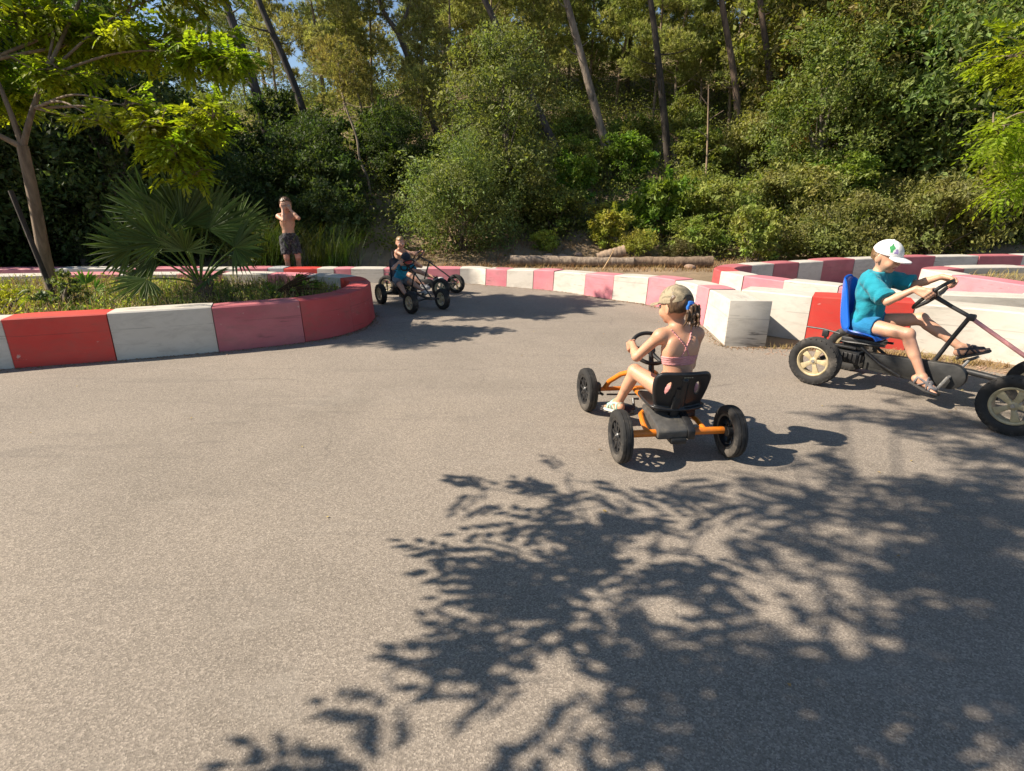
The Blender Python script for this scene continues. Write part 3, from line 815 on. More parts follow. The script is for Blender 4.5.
def cap_mesh(J, mats, parent, h=0.005, tilt=0.0, mi=None, brim=True, opening=False, brim_mat=None, low=0.022, name="cap"):
    s, HC = J['s'], J['HC']
    HF = unit(J['HF'] * math.cos(tilt) - J['HU'] * math.sin(tilt)); HL = J['HL']; HU = np.cross(HF, HL)
    c0 = HC + HU * 0.024 * s - HF * 0.008 * s
    lo, hi = HC - 0.24 * s, HC + 0.24 * s
    F = Field(lo, hi, h).union([ell(c0, (0.098 * s, 0.081 * s, 0.091 * s), HF, HL, HU)])
    F.keep(lambda Q: -((Q - (HC + HU * low * s)) @ HU) + 0.25 * np.maximum(0, -((Q - HC) @ HF) - 0.05) )
    F.union([ell(c0 + HU * 0.091 * s, (0.008 * s, 0.008 * s, 0.005 * s), HF, HL, HU, 0.004)])
    if opening:
        F.carve([ell(HC - HF * 0.098 * s + HU * 0.030 * s, (0.03 * s, 0.034 * s, 0.030 * s), HF, HL, HU)], 0.004)
    o = F.build(name, mats, parent, mi)
    if brim:
        B = Field(lo, hi, h * 0.7)
        Q = B.pts() - HC; f, l, u = Q @ HF, Q @ HL, Q @ HU
        u2 = u + 5.0 / s * l * l * 0.55 + 0.18 * (f - 0.07 * s)         # curved peak
        rad = np.sqrt(((f - 0.070 * s) / (0.088 * s)) ** 2 + (l / (0.074 * s)) ** 2)
        B.D = np.maximum(np.maximum((rad - 1) * 0.07 * s, np.abs(u2 - 0.028 * s) - 0.0048 * s), -(f - 0.052 * s)).astype(np.float32)
        B.build("peak", [brim_mat or mats[0]], o)
    return o

def hair_shell(J, mat, parent, h=0.006, thick=0.011, low_back=-0.055, front=0.052, seed=1, name="hair", fringe=0.03):
    s, HC, HF, HL, HU = J['s'], J['HC'], J['HF'], J['HL'], J['HU']
    lo, hi = HC - 0.15 * s, HC + 0.15 * s
    F = Field(lo, hi, h).union([J['head'][0]], thick * s)
    Q = F.pts() - HC; f, l, u = Q @ HF, Q @ HL, Q @ HU
    edge = np.where(f > 0.012 * s, (u * -1) + fringe * s + np.maximum(0, f - 0.02 * s) * 0.35, np.maximum(-(u - low_back * s), -(u + 0.022 * s) + np.maximum(0, f + 0.030 * s) * 4 - 0.01 * s))
    F.D = np.maximum(F.D, edge.astype(np.float32))
    g = np.random.default_rng(seed); wr = 0
    for i in range(6):
        v = unit(g.normal(size=3)) * g.uniform(70, 190); wr = wr + np.sin(Q @ v + g.uniform(0, 6)) / 6
    F.D += (0.006 * s * wr).astype(np.float32)
    return F.build(name, [mat], parent)

def sandal(J, sd, mat, sole, parent, h=0.004, name="sandal"):
    s = J['s']; AN, TD, FU = J['AN'][sd], J['TD'][sd], J['FU'][sd]; FL = np.cross(FU, TD)
    fp = [p for p in J['prims'] if p.get('tag') == 'foot%d' % sd]
    lo, hi = bounds(fp, 0.05)
    F = Field(lo, hi, h).union(fp, 0.0055)
    Q = F.pts() - AN; t, u = Q @ TD, Q @ FU
    b = np.minimum.reduce([np.abs(t + 0.35 * u - 0.068 * s) - 0.007 * s, np.abs(t + 0.35 * u - 0.046 * s) - 0.006 * s, np.abs(t - 0.9 * u - 0.062 * s) - 0.0055 * s,
                           np.abs(u + 0.006 * s + 0.25 * t) - 0.0075 * s, np.maximum(np.abs(t + 0.012 * s) - 0.007 * s, u - 0.0)])
    F.D = np.maximum(F.D, b.astype(np.float32))
    S = Field(lo, hi, h)
    l = Q @ FL; tt = np.clip((t + 0.035 * s) / (0.165 * s), 0, 1)
    wd = (0.029 + 0.014 * np.sin(tt * PI * 0.5) - 0.010 * np.maximum(0, tt - 0.8) / 0.2) * s
    rad = np.maximum(np.abs(l) - wd, np.abs(t - 0.050 * s) - 0.088 * s)
    S.D = np.maximum(rad, np.abs(u + 0.064 * s) - 0.0075 * s).astype(np.float32)
    o = F.build(name, [mat], parent)
    S.build("sole", [sole], o)
    return o
def shoe(J, sd, mat, sole, parent, h=0.005, name="shoe"):
    s = J['s']; AN, TD, FU = J['AN'][sd], J['TD'][sd], J['FU'][sd]; FL = np.cross(FU, TD)
    fp = [p for p in J['prims'] if p.get('tag') == 'foot%d' % sd]
    lo, hi = bounds(fp, 0.05)
    F = Field(lo, hi, h).union(fp + [ell(AN - FU * 0.046 * s + TD * 0.105 * s, (0.032 * s, 0.031 * s, 0.016 * s), TD, FL, FU, 0.02)], 0.007)
    Q = F.pts() - AN; t, u, l = Q @ TD, Q @ FU, Q @ FL
    F.D = np.maximum(np.maximum(F.D, (u + 0.002 * s)), -(u + 0.062 * s)).astype(np.float32)
    S = Field(lo, hi, h); tt = np.clip((t + 0.035 * s) / (0.165 * s), 0, 1)
    wd = (0.032 + 0.012 * np.sin(tt * PI * 0.5) - 0.012 * np.maximum(0, tt - 0.8) / 0.2) * s
    S.D = np.maximum(np.maximum(np.abs(l) - wd, np.abs(t - 0.052 * s) - 0.092 * s), np.abs(u + 0.064 * s) - 0.008 * s).astype(np.float32)
    o = F.build(name, [mat], parent); S.build("sole", [sole], o); return o
# ------------------------------------------------------------------ karts
M_tyre = simple("tyre", (0.030, 0.029, 0.028), 0.8, var=0.35, scale=25, bmp=0.25, dirt=(0.12, 0.105, 0.088), spec=0.3)
M_black = simple("black_steel", (0.022, 0.022, 0.023), 0.42, var=0.3, bmp=0.08, dirt=(0.075, 0.066, 0.055))
M_plastic = simple("black_plastic", (0.020, 0.020, 0.021), 0.38, var=0.2, bmp=0.05)
M_greyp = simple("grey_plastic", (0.075, 0.072, 0.068), 0.5, var=0.25, bmp=0.1, dirt=(0.14, 0.125, 0.10))
M_case = simple("dusty_case", (0.030, 0.030, 0.029), 0.55, var=0.35, scale=14, bmp=0.12, dirt=(0.10, 0.092, 0.078))
M_gold = simple("faded_gold", (0.50, 0.41, 0.24), 0.45, 0.0, 0.3, 18, 0.08, dirt=(0.26, 0.21, 0.14))
M_orange = simple("orange_paint", (0.66, 0.185, 0.012), 0.35, var=0.12, bmp=0.04, dirt=(0.42, 0.15, 0.05))
M_blue = simple("blue_plastic", (0.008, 0.12, 0.60), 0.24, var=0.12, scale=10, bmp=0.02)
M_pinkrod = simple("faded_pink_paint", (0.66, 0.29, 0.28), 0.5, var=0.15, bmp=0.05, dirt=(0.5, 0.27, 0.24))
M_alu = simple("worn_aluminium", (0.42, 0.41, 0.39), 0.42, 0.7, 0.25, 30, 0.1)
M_rubber = simple("wheel_grip", (0.014, 0.014, 0.014), 0.6, var=0.2, bmp=0.3)
M_label = simple("seat_sticker", (0.26, 0.24, 0.17), 0.5, var=0.2, bmp=0)

def make_wheel(parent, loc, side, Rr, width, rim_r, steer, tyre_m, rim_m, style, lean=0.0):
    """wheel as a part, tyre and rim under it; axle along local y, outside = side"""
    wroot = empty("wheel", loc, steer, parent)
    w = width / 2
    t = MB()
    if style == "pneumatic":
        prof = [(rim_r + 0.004, -w * 0.72), (rim_r + 0.02, -w * 0.98), ((rim_r + Rr) / 2, -w * 1.06), (Rr - 0.022, -w * 0.98)]
        nt_ = 5
        ys_ = np.linspace(-w * 0.80, w * 0.80, nt_ * 2 + 1)
        for i, y in enumerate(ys_):
            crown = -0.010 * (y / w) ** 2
            prof += [(Rr + crown - (0.0 if i % 2 == 0 else 0.007), y - 0.002), (Rr + crown - (0.0 if i % 2 == 0 else 0.007), y + 0.002)]
        prof += [(Rr - 0.022, w * 0.98), ((rim_r + Rr) / 2, w * 1.06), (rim_r + 0.02, w * 0.98), (rim_r + 0.004, w * 0.72)]
        t.lathe(prof, 56)
        for k in range(28):       # shoulder lugs
            a = 2 * PI * k / 28
            for sd in (-1, 1):
                Rm = Matrix.Rotation(a + (0.11 if sd > 0 else 0), 4, 'Y')
                t.box((0, sd * w * 0.88, Rr - 0.012), (0.012, 0.014, 0.010), 0.003, M=Rm, seg=1)
    else:
        prof = [(rim_r + 0.002, -w * 0.8), (rim_r + 0.014, -w * 0.97), (Rr - 0.022, -w), (Rr - 0.006, -w * 0.82), (Rr, -w * 0.45), (Rr, -w * 0.38), (Rr - 0.004, -w * 0.36), (Rr - 0.004, -w * 0.28), (Rr, -w * 0.26), (Rr + 0.001, w * 0.26),
                (Rr - 0.004, w * 0.28), (Rr - 0.004, w * 0.36), (Rr, w * 0.38), (Rr, w * 0.45), (Rr - 0.006, w * 0.82), (Rr - 0.022, w), (rim_r + 0.014, w * 0.97), (rim_r + 0.002, w * 0.8)]
        t.lathe(prof, 56)
    t.build("tyre", tyre_m, wroot)
    r = MB()
    o = side
    if style == "pneumatic":
        r.lathe([(rim_r + 0.003, o * w * 0.74), (rim_r - 0.004, o * w * 0.80), (rim_r - 0.014, o * w * 0.62), (rim_r - 0.018, 0), (rim_r - 0.014, -o * w * 0.62), (rim_r + 0.003, -o * w * 0.74), (rim_r + 0.001, 0)], 44)
        r.lathe([(0.0, o * w * 0.58), (0.020, o * w * 0.58), (0.030, o * w * 0.46), (0.034, 0), (0.034, -o * w * 0.6), (0.0, -o * w * 0.6)], 28, close=False)
        for k in range(5):
            Rm = Matrix.Rotation(2 * PI * k / 5 + 0.3, 4, 'Y')
            ln = rim_r - 0.012
            r.prism([(-0.016, 0.026), (0.016, 0.026), (0.020, ln * 0.6), (0.030, ln), (-0.030, ln), (-0.020, ln * 0.6)], o * w * 0.22, o * w * 0.46, 'y', 0.005, M=Rm)
        nutp = MB().lathe([(0.0, o * w * 0.70), (0.012, o * w * 0.70), (0.014, o * w * 0.56), (0.0, o * w * 0.56)], 12, close=False)
    else:
        r.lathe([(rim_r + 0.003, o * w * 0.80), (rim_r - 0.012, o * w * 0.74), (rim_r - 0.016, 0), (rim_r - 0.012, -o * w * 0.74), (rim_r + 0.003, -o * w * 0.80), (rim_r + 0.001, 0)], 44)
        r.lathe([(0.0, o * w * 0.80), (0.024, o * w * 0.78), (0.032, o * w * 0.5), (0.032, -o * w * 0.6), (0.0, -o * w * 0.6)], 28, close=False)
        for k in range(5):
            for sg in (-1, 1):
                Rm = Matrix.Rotation(2 * PI * k / 5, 4, 'Y'); ln = rim_r - 0.010
                r.prism([(sg * 0.004, 0.024), (sg * 0.020, 0.024), (sg * 0.040, ln), (sg * 0.020, ln)][::sg], o * w * 0.20, o * w * 0.62, 'y', 0.004, M=Rm)
            r.prism([(-0.026, ln * 0.62), (0.026, ln * 0.62), (0.03, ln * 0.74), (-0.03, ln * 0.74)], o * w * 0.24, o * w * 0.55, 'y', 0.003, M=Rm)
        nutp = MB().lathe([(0.0, o * w * 0.92), (0.013, o * w * 0.90), (0.016, o * w * 0.78), (0.0, o * w * 0.78)], 12, close=False)
    r.build("rim", rim_m, wroot)
    nutp.build("hub_cap", M_alu if style == "pneumatic" else M_plastic, wroot)
    return wroot

def steering_wheel(parent, c, nrm, Rr, turn=0.0, rim=0.0135):
    """nrm points from the wheel to the driver"""
    root = empty("steering_wheel", c, 0, parent)
    d = Vector(nrm).normalized(); a = Vector((0, 1, 0)); a = (a - d * a.dot(d)).normalized(); b = d.cross(a)
    m = MB().torus((0, 0, 0), d, Rr, rim, 44, 12)
    m.build("rim", M_rubber, root)
    s = MB()
    for k in (0, 120, 240):
        t = R(k - 90) + turn
        v = -(a * math.cos(t)) + b * math.sin(t) * -1
        s.tube([d * -0.022, v * Rr * 0.5 - d * 0.018, v * (Rr - 0.004)], [0.016, 0.014, 0.011], 8)
    s.build("spoke", M_plastic, root)
    h = MB(); q = d.to_track_quat('Z', 'Y').to_matrix()
    h.ell((-d.x * 0.018, -d.y * 0.018, -d.z * 0.018), (0.040, 0.040, 0.016), 20, rot=q); h.build("hub", M_plastic, root)
    return root

def seat_shell(parent, prof, mat, thick=0.012, nv=13, name="seat"):
    """prof rows: (x, z, half width, edge lift x, edge lift z)"""
    P = catmull([(p[0], p[1], p[2]) for p in prof], 4); E = catmull([(p[3], p[4], 0) for p in prof], 4)
    b = bmesh.new(); g = []
    for p, e in zip(P, E):
        row = []
        for j in range(nv):
            v = -1 + 2 * j / (nv - 1); k = abs(v) ** 2.6
            row.append(b.verts.new((p.x + e.x * k, v * p.z, p.y + e.y * k)))
        g.append(row)
    for i in range(len(g) - 1):
        for j in range(nv - 1): b.faces.new((g[i][j], g[i][j + 1], g[i + 1][j + 1], g[i + 1][j]))
    bmesh.ops.recalc_face_normals(b, faces=b.faces[:])
    bmesh.ops.solidify(b, geom=b.faces[:], thickness=thick)
    m = MB().bm(b); b.free()
    return m.build(name, mat, parent, 50)

def big_kart(label, loc, rz, scale=1.0, steer=0.0, seat_m=None, rim_m=None, rod_m=None, crank=115, wt=0.0):
    k = empty("pedal_kart", loc, rz); k.scale = (scale,) * 3
    tag(k, label, "pedal kart")
    fr = MB()
    fr.tube([(-0.09, 0, 0.25), (0.35, 0, 0.275), (0.9, 0, 0.285), (1.18, 0, 0.265), (1.42, 0, 0.26)], 0.024, 12)
    fr.tube([(-0.065, -0.28, 0.205), (-0.065, 0.28, 0.205)], 0.020, 12)
    fr.tube([(1.24, -0.27, 0.215), (1.24, 0, 0.25), (1.24, 0.27, 0.215)], 0.018, 12)
    fr.tube([(0.66, -0.02, 0.30), (0.73, -0.012, 0.50), (0.80, 0, 0.685)], 0.016, 12)
    fr.tube([(0.18, -0.105, 0.335), (0.34, -0.115, 0.235), (0.50, -0.105, 0.165)], 0.012, 10)
    fr.tube([(0.18, 0.105, 0.335), (0.34, 0.115, 0.235), (0.50, 0.105, 0.165)], 0.012, 10)
    fr.box((0.81, 0, 0.685), (0.055, 0.05, 0.05), 0.012)
    fr.box((0.02, 0, 0.30), (0.10, 0.20, 0.03), 0.005)
    fr.build("frame", M_black, k)
    ax = MB().tube([(-0.065, -0.33, 0.205), (-0.065, 0.33, 0.205)], 0.012, 10); ax.build("axle", M_alu, k)
    col = MB().tube([(0.56, 0, 0.805), (0.68, 0, 0.745), (0.81, 0, 0.685)], [0.018, 0.015, 0.015], 12); col.build("steering_column", M_black, k)
    rod = MB().tube([(0.82, 0, 0.675), (1.15, 0, 0.475), (1.42, 0, 0.30)], 0.015, 12); ro = rod.build("stay_rod", rod_m or M_black, k)
    tie = MB().tube([(1.13, -0.27, 0.20), (1.10, 0, 0.21), (1.13, 0.27, 0.20)], 0.008, 8); tie.build("tie_rod", M_black, k)
    pts = [(0.20, 0.15), (0.20, 0.295)]
    pts += [(0.80 + 0.098 * math.cos(t), 0.236 + 0.098 * math.sin(t)) for t in np.linspace(PI * 0.5, -PI * 0.5, 14)]
    cc = MB().prism(pts, -0.075, -0.015, 'y', 0.010); ce = cc.build("chain_case", M_case, k)
    ri = MB().prism([(0.26, 0.18), (0.26, 0.268), (0.62, 0.30), (0.62, 0.168)], -0.079, -0.074, 'y', 0.003); ri.build("panel", M_case, ce)
    gb = MB(); gb.box((0.10, -0.03, 0.245), (0.17, 0.20, 0.12), 0.012); gb.box((0.12, -0.11, 0.235), (0.12, 0.05, 0.085), 0.010); gb.box((0.06, -0.13, 0.325), (0.20, 0.05, 0.02), 0.006)
    for i in range(5): gb.box((0.06 + 0.035 * i, -0.14, 0.24), (0.012, 0.012, 0.075), 0.003)
    gb.build("gearbox", M_plastic, k)
    sb = MB(); sb.box((0.15, 0, 0.375), (0.30, 0.17, 0.05), 0.012); sb.box((0.10, 0.0, 0.335), (0.16, 0.12, 0.07), 0.008)
    sb.tube([(0.0, -0.085, 0.352), (0.34, -0.085, 0.375)], 0.010, 8); sb.tube([(0.0, 0.085, 0.352), (0.34, 0.085, 0.375)], 0.010, 8)
    sb.build("seat_rail", M_black, k)
    st = seat_shell(k, [(-0.074, 0.908, 0.052, 0.004, -0.004), (-0.084, 0.892, 0.092, 0.016, -0.010), (-0.090, 0.850, 0.125, 0.055, -0.006), (-0.085, 0.76, 0.145, 0.085, 0), (-0.070, 0.62, 0.160, 0.11, 0), (-0.045, 0.50, 0.172, 0.115, 0.02),
                        (0.0, 0.435, 0.185, 0.07, 0.06), (0.08, 0.418, 0.19, 0.01, 0.055), (0.19, 0.420, 0.19, 0, 0.045), (0.275, 0.430, 0.18, -0.01, 0.02), (0.31, 0.418, 0.165, -0.02, 0.0)], seat_m)
    sv = MB()
    for i in range(3):
        for sd in (-1, 1): sv.box((-0.030 + 0.003 * i, sd * 0.155, 0.52 + 0.035 * i), (0.085, 0.02, 0.012), 0.004, rot=Matrix.Rotation(0.0, 3, 'Z'))
    pass
    bl = MB().tube([(-0.06, -0.19, 0.24), (-0.08, -0.19, 0.36), (-0.085, -0.19, 0.445)], 0.012, 8)
    bl.tube([(-0.25, -0.19, 0.448), (-0.10, -0.19, 0.452), (0.03, -0.19, 0.438)], 0.0075, 8); bl.box((-0.085, -0.19, 0.42), (0.05, 0.03, 0.06), 0.006)
    bl.build("brake_lever", M_black, k)
    cr = empty("crank", (0.80, -0.03, 0.236), 0, k); ca = R(crank)
    for sd in (-1, 1):
        dx, dz = 0.13 * math.cos(ca) * -sd, 0.13 * math.sin(ca) * -sd * -1
        dx, dz = (0.13 * math.cos(ca), 0.13 * math.sin(ca)) if sd > 0 else (-0.13 * math.cos(ca), -0.13 * math.sin(ca))
        y = 0.085 * sd
        MB().tube([(0, y * 0.4, 0), (0, y, 0), (dx, y + 0.012 * sd, dz)], [0.012, 0.014, 0.010], 8).build("crank_arm", M_alu, cr)
        pd = MB(); pd.box((dx, y + 0.062 * sd, dz), (0.085, 0.085, 0.018), 0.005, rot=Matrix.Rotation(0.1 if sd < 0 else -0.6, 3, 'Y')); pd.build("pedal", M_plastic, cr)
    for sd in (-1, 1):
        make_wheel(k, (-0.065, sd * 0.345, 0.205), sd, 0.205, 0.108, 0.126, 0, M_tyre, rim_m, "pneumatic")
        make_wheel(k, (1.24, sd * 0.345, 0.205), sd, 0.205, 0.108, 0.126, steer, M_tyre, rim_m, "pneumatic")
    steering_wheel(k, (0.545, 0, 0.818), (-0.64 * 1.2, 0, 0.64), 0.148, wt)
    return k

BK = dict(loc=(2.91, 4.51, 0.004), rz=R(-53.9))
kart_b = big_kart("black pedal kart with a bright blue bucket seat and faded gold wheels", BK["loc"], BK["rz"], 1.0, R(-6), M_blue, M_gold, M_pinkrod, crank=66)

# ---- small orange kart
GK = dict(loc=(0.995, 2.945, 0.004), rz=R(96.0))
kg = empty("pedal_kart", GK["loc"], GK["rz"]); tag(kg, "small orange framed pedal kart with a black slotted seat and black wheels", "pedal kart")
fr = MB()
fr.tube([(0, -0.30, 0.172), (0, 0.30, 0.172)], 0.023, 14)
for sd in (-1, 1): fr.tube([(0.835, sd * 0.215, 0.17), (0.80, sd * 0.19, 0.235), (0.73, sd * 0.13, 0.31), (0.64, sd * 0.06, 0.36), (0.54, 0, 0.375)], 0.0185, 12)
fr.tube([(0.55, 0, 0.372), (0.49, 0, 0.365), (0.44, 0, 0.33), (0.40, 0, 0.27), (0.33, 0, 0.225)], 0.0205, 12)
fr.tube([(0.82, 0, 0.172), (0.6, 0, 0.178), (0.3, 0, 0.195), (0.12, 0, 0.20)], 0.0195, 12)
for sd in (-1, 1):
    fr.tube([(0.34, sd * 0.02, 0.215), (0.27, sd * 0.10, 0.215), (0.20, sd * 0.155, 0.212), (0.10, sd * 0.175, 0.20), (0.0, sd * 0.18, 0.178)], 0.0165, 10)
fr.build("frame", M_orange, kg)
fx = MB().tube([(0.83, -0.27, 0.165), (0.83, 0.27, 0.165)], 0.016, 10); fx.build("front_axle", M_orange, kg)
kn = MB()
for sd in (-1, 1):
    kn.box((0.83, sd * 0.27, 0.172), (0.06, 0.045, 0.09), 0.012); kn.tube([(0.75, sd * 0.25, 0.15), (0.83, sd * 0.27, 0.15)], 0.010, 8)
kn.tube([(0.75, -0.22, 0.15), (0.73, 0, 0.15), (0.75, 0.22, 0.15)], 0.007, 8); kn.build("steering_knuckle", M_plastic, kg)
gp = MB()
gp.prism([(-0.045, 0.145), (-0.05, 0.20), (-0.02, 0.222), (0.16, 0.262), (0.26, 0.262), (0.26, 0.20), (0.1, 0.135)], -0.055, 0.130, 'y', 0.010)
gp.build("gear_cover", M_greyp, kg)
gq = MB(); gq.prism([(-0.055, 0.14), (-0.058, 0.205), (0.0, 0.235), (0.14, 0.275), (0.20, 0.272), (0.10, 0.16)], -0.100, -0.051, 'y', 0.010); gq.box((0.02, 0.0, 0.135), (0.16, 0.10, 0.04), 0.01); gq.build("chain_guard", M_plastic, kg)
sp = MB().box((0.085, -0.01, 0.30), (0.05, 0.055, 0.18), 0.012, rot=Matrix.Rotation(-0.18, 3, 'Y')); sp.tube([(0.12, -0.01, 0.22), (0.07, -0.01, 0.36), (0.045, -0.01, 0.44)], 0.020, 10)
sp.build("seat_post", M_plastic, kg)
# seat: shell with two long openings in the backrest
def seat_field():
    F = Field((-0.10, -0.25, 0.18), (0.42, 0.25, 0.58), 0.005)
    Q = F.pts(); x, y, z = Q[..., 0], Q[..., 1] + 0.035, Q[..., 2] - 0.012
    zz = np.clip((z - 0.26) / 0.26, 0, 1)
    xb = 0.105 - 0.085 * zz + 1.1 * y * y                       # back surface, hollow to the front
    hw = 0.125 + 0.045 * np.sin(zz * PI * 0.62)                   # half width
    out = np.maximum.reduce([np.abs(y) - hw, z - 0.525, 0.215 - z])
    dx, dz = np.abs(y) - hw + 0.05, z - 0.525 + 0.05
    corner = np.where((dx > 0) & (dz > 0), np.sqrt(dx ** 2 + dz ** 2) - 0.05, out)
    back = np.maximum(corner, np.abs(x - xb) - 0.0085)
    rimb = np.sqrt(np.maximum(corner + 0.008, -0.008) ** 2 * 1.0 + (x - xb) ** 2) - 0.0155
    slot = np.sqrt(((np.abs(y) - 0.090 + 0.10 * (z - 0.42)) / 0.018) ** 2 + ((z - 0.425) / 0.047) ** 2) - 1
    back = np.maximum(np.minimum(back, np.where(corner < 0.014, rimb, 1)), -slot * 0.02)
    rib = np.maximum(np.abs(np.abs(slot) * 0.021 - 0.004) - 0.005, np.abs(x - xb) - 0.0135)
    back = np.minimum(back, np.where(slot > -0.05, rib, 1))
    zp = 0.262 + 0.9 * y * y + 0.35 * np.maximum(0, 0.16 - x) ** 2 * 4 + 0.10 * np.maximum(0, x - 0.25)
    pr_ = np.sqrt(np.maximum(0, np.abs(y) - 0.115) ** 2 + np.maximum(0, np.abs(x - 0.22) - 0.10) ** 2) - 0.055
    pan = np.maximum(pr_, np.abs(z - zp) - 0.008)
    rimp = np.sqrt(np.maximum(pr_ + 0.006, -0.006) ** 2 + (z - zp) ** 2) - 0.012
    pan = np.minimum(pan, np.where(np.abs(pr_) < 0.012, rimp, 1))
    spine = np.maximum(np.abs(y) - 0.030 + 0.02 * zz, np.maximum(np.abs(x - xb + 0.010) - 0.016, np.maximum(z - 0.485, 0.25 - z)))
    F.D = smin(smin(back, pan, 0.02), spine, 0.012).astype(np.float32)
    return F
seat_g = seat_field().build("seat", [M_plastic], kg)
lb = MB()
for i, ww in enumerate((0.008, 0.006, 0.007, 0.005, 0.008)): lb.box((0.0085, -0.023 - i * 0.0115, 0.515), (0.002, ww, 0.007), 0.0005, seg=1)
lb.build("sticker", M_label, seat_g)
MB().tube([(0.475, 0, 0.37), (0.50, 0, 0.47), (0.525, 0.0, 0.535)], [0.022, 0.017, 0.015], 12).build("steering_column", M_plastic, kg)
crg = empty("crank", (0.60, 0, 0.165), 0, kg)
for sd in (-1, 1):
    a = R(220) if sd > 0 else R(40)
    dx, dz = 0.085 * math.cos(a), 0.085 * math.sin(a)
    MB().tube([(0, sd * 0.03, 0), (0, sd * 0.07, 0), (dx, sd * 0.08, dz)], 0.010, 8).build("crank_arm", M_black, crg)
    MB().box((dx, sd * 0.13, dz), (0.075, 0.085, 0.02), 0.005, rot=Matrix.Rotation(-0.5, 3, 'Y')).build("pedal", M_plastic, crg)
for sd in (-1, 1):
    make_wheel(kg, (0, sd * 0.345, 0.162), sd, 0.162, 0.074, 0.108, 0, M_tyre, M_plastic, "solid")
    make_wheel(kg, (0.84, sd * 0.345, 0.162), sd, 0.162, 0.074, 0.108, R(5), M_tyre, M_plastic, "solid")
steering_wheel(kg, (0.535, 0.0, 0.555), (-0.62, 0, 0.78), 0.128, 0.4)

# ---- the two karts far round the bend
K1 = dict(loc=(-1.78, 8.26, 0.004), rz=R(-52)); K2 = dict(loc=(-1.96, 9.24, 0.004), rz=R(-21))
M_seat_dark = simple("dark_seat", (0.03, 0.035, 0.05), 0.4, var=0.2, bmp=0)
M_cream = simple("cream_rim", (0.50, 0.43, 0.28), 0.5, var=0.25, bmp=0.05, dirt=(0.3, 0.24, 0.16))
kart_1 = big_kart("black pedal kart driven by the child in the blue shirt and dark cap", K1["loc"], K1["rz"], 0.74, R(4), M_seat_dark, M_cream, None, crank=20)
kart_2 = big_kart("black pedal kart driven by the shirtless fair-haired child by the far barrier", K2["loc"], K2["rz"], 0.78, R(-4), M_seat_dark, M_cream, None, crank=60)
# ------------------------------------------------------------------ people
SK_FAIR = skin_mat("skin_tanned", (0.59, 0.315, 0.195))
SK_BOY = skin_mat("skin_fair", (0.60, 0.335, 0.22))
SK_FAR = skin_mat("skin_far", (0.55, 0.31, 0.21))
H_BROWN = hair_mat("brown_hair", (0.045, 0.024, 0.012), (0.15, 0.085, 0.042))
H_FAIR = hair_mat("fair_hair", (0.20, 0.12, 0.05), (0.46, 0.32, 0.15))
H_LBROWN = hair_mat("light_brown_hair", (0.10, 0.055, 0.025), (0.26, 0.16, 0.08))

def rim_point(c, n, Rr, al, sd):
    """grip on a steering wheel at angle al above the side sd (+1 left)"""
    n = unit(n); a = unit(perp(V3(0, 1, 0), n)); u = -np.cross(n, a)
    rad = a * sd * math.cos(al) + u * math.sin(al)
    T = -a * sd * math.sin(al) + u * math.cos(al)
    return np.array(c) + rad * Rr, T, rad, n, u

def driver_hands(c, n, Rr, aL, aR, s, back=0.070, rim=0.0135, poles=None, drop=0.012):
    H = {}
    for sd, al in ((1, aL), (-1, aR)):
        G, T, rad, nn, u = rim_point(c, n, Rr, al, sd)
        W = G + nn * back * s * 0.80 + rad * 0.018 * s + V3(-back * s * 0.45, 0, -drop)
        H[sd] = dict(W=W, G=G, T=T, rim=rim, ns=rad, pole=(poles or {}).get(sd, (-0.3, sd * 0.8, -1)))
    return H

# boy in the blue seat
s = 1.17
J = figure(s, (0.130, 0, 0.535), (0.03, -0.02, 0.99), (1, 0, 0), (0.95, -0.16, -0.20), hands=driver_hands((0.545, 0, 0.818), (-0.768, 0, 0.64), 0.148, R(48), R(8), s, poles={1: (-0.1, 0.5, -0.8), -1: (-0.2, -0.35, -1)}),
           feet={-1: dict(A=(0.650, -0.150, 0.215), T=(0.93, -0.08, -0.28), U=(0.28, 0, 0.93), pole=(0.55, -0.05, 1)), 1: dict(A=(0.765, 0.145, 0.425), T=(0.82, 0.05, 0.42), U=(-0.42, 0, 0.82), pole=(0.1, 0.12, 1))}, neck_f=0.018, legk=1.14)
ob = body("person", J, SK_BOY, M_lip, BK["loc"], BK["rz"], 0.004)
tag(ob, "boy in a turquoise t-shirt and white cap steering the kart with the blue seat", "person")
M_turq = cloth_mat("turquoise_cotton", (0.004, 0.27, 0.36), (0.003, 0.21, 0.285), 6)
M_bluesh = cloth_mat("blue_shorts_cloth", (0.005, 0.19, 0.40), (0.004, 0.14, 0.32), 6)
M_whitecap = cloth_mat("white_cap_cloth", (0.80, 0.79, 0.78), (0.72, 0.71, 0.71), 8)
M_green = cloth_mat("cap_print_green", (0.05, 0.30, 0.10), None, 40); M_lilac = cloth_mat("cap_print_lilac", (0.36, 0.28, 0.55), None, 40)
tshirt(J, M_turq, ob, 0.0055, hem=-0.065, sleeve=0.88, loose=0.021, seed=3, sw=1.24, flare=0.034)
shorts(J, M_bluesh, ob, 0.0055, length=0.34, loose=0.011, waist=0.03, seed=4)
HCb, HFb, HLb, HUb = J['HC'], J['HF'], J['HL'], J['HU']
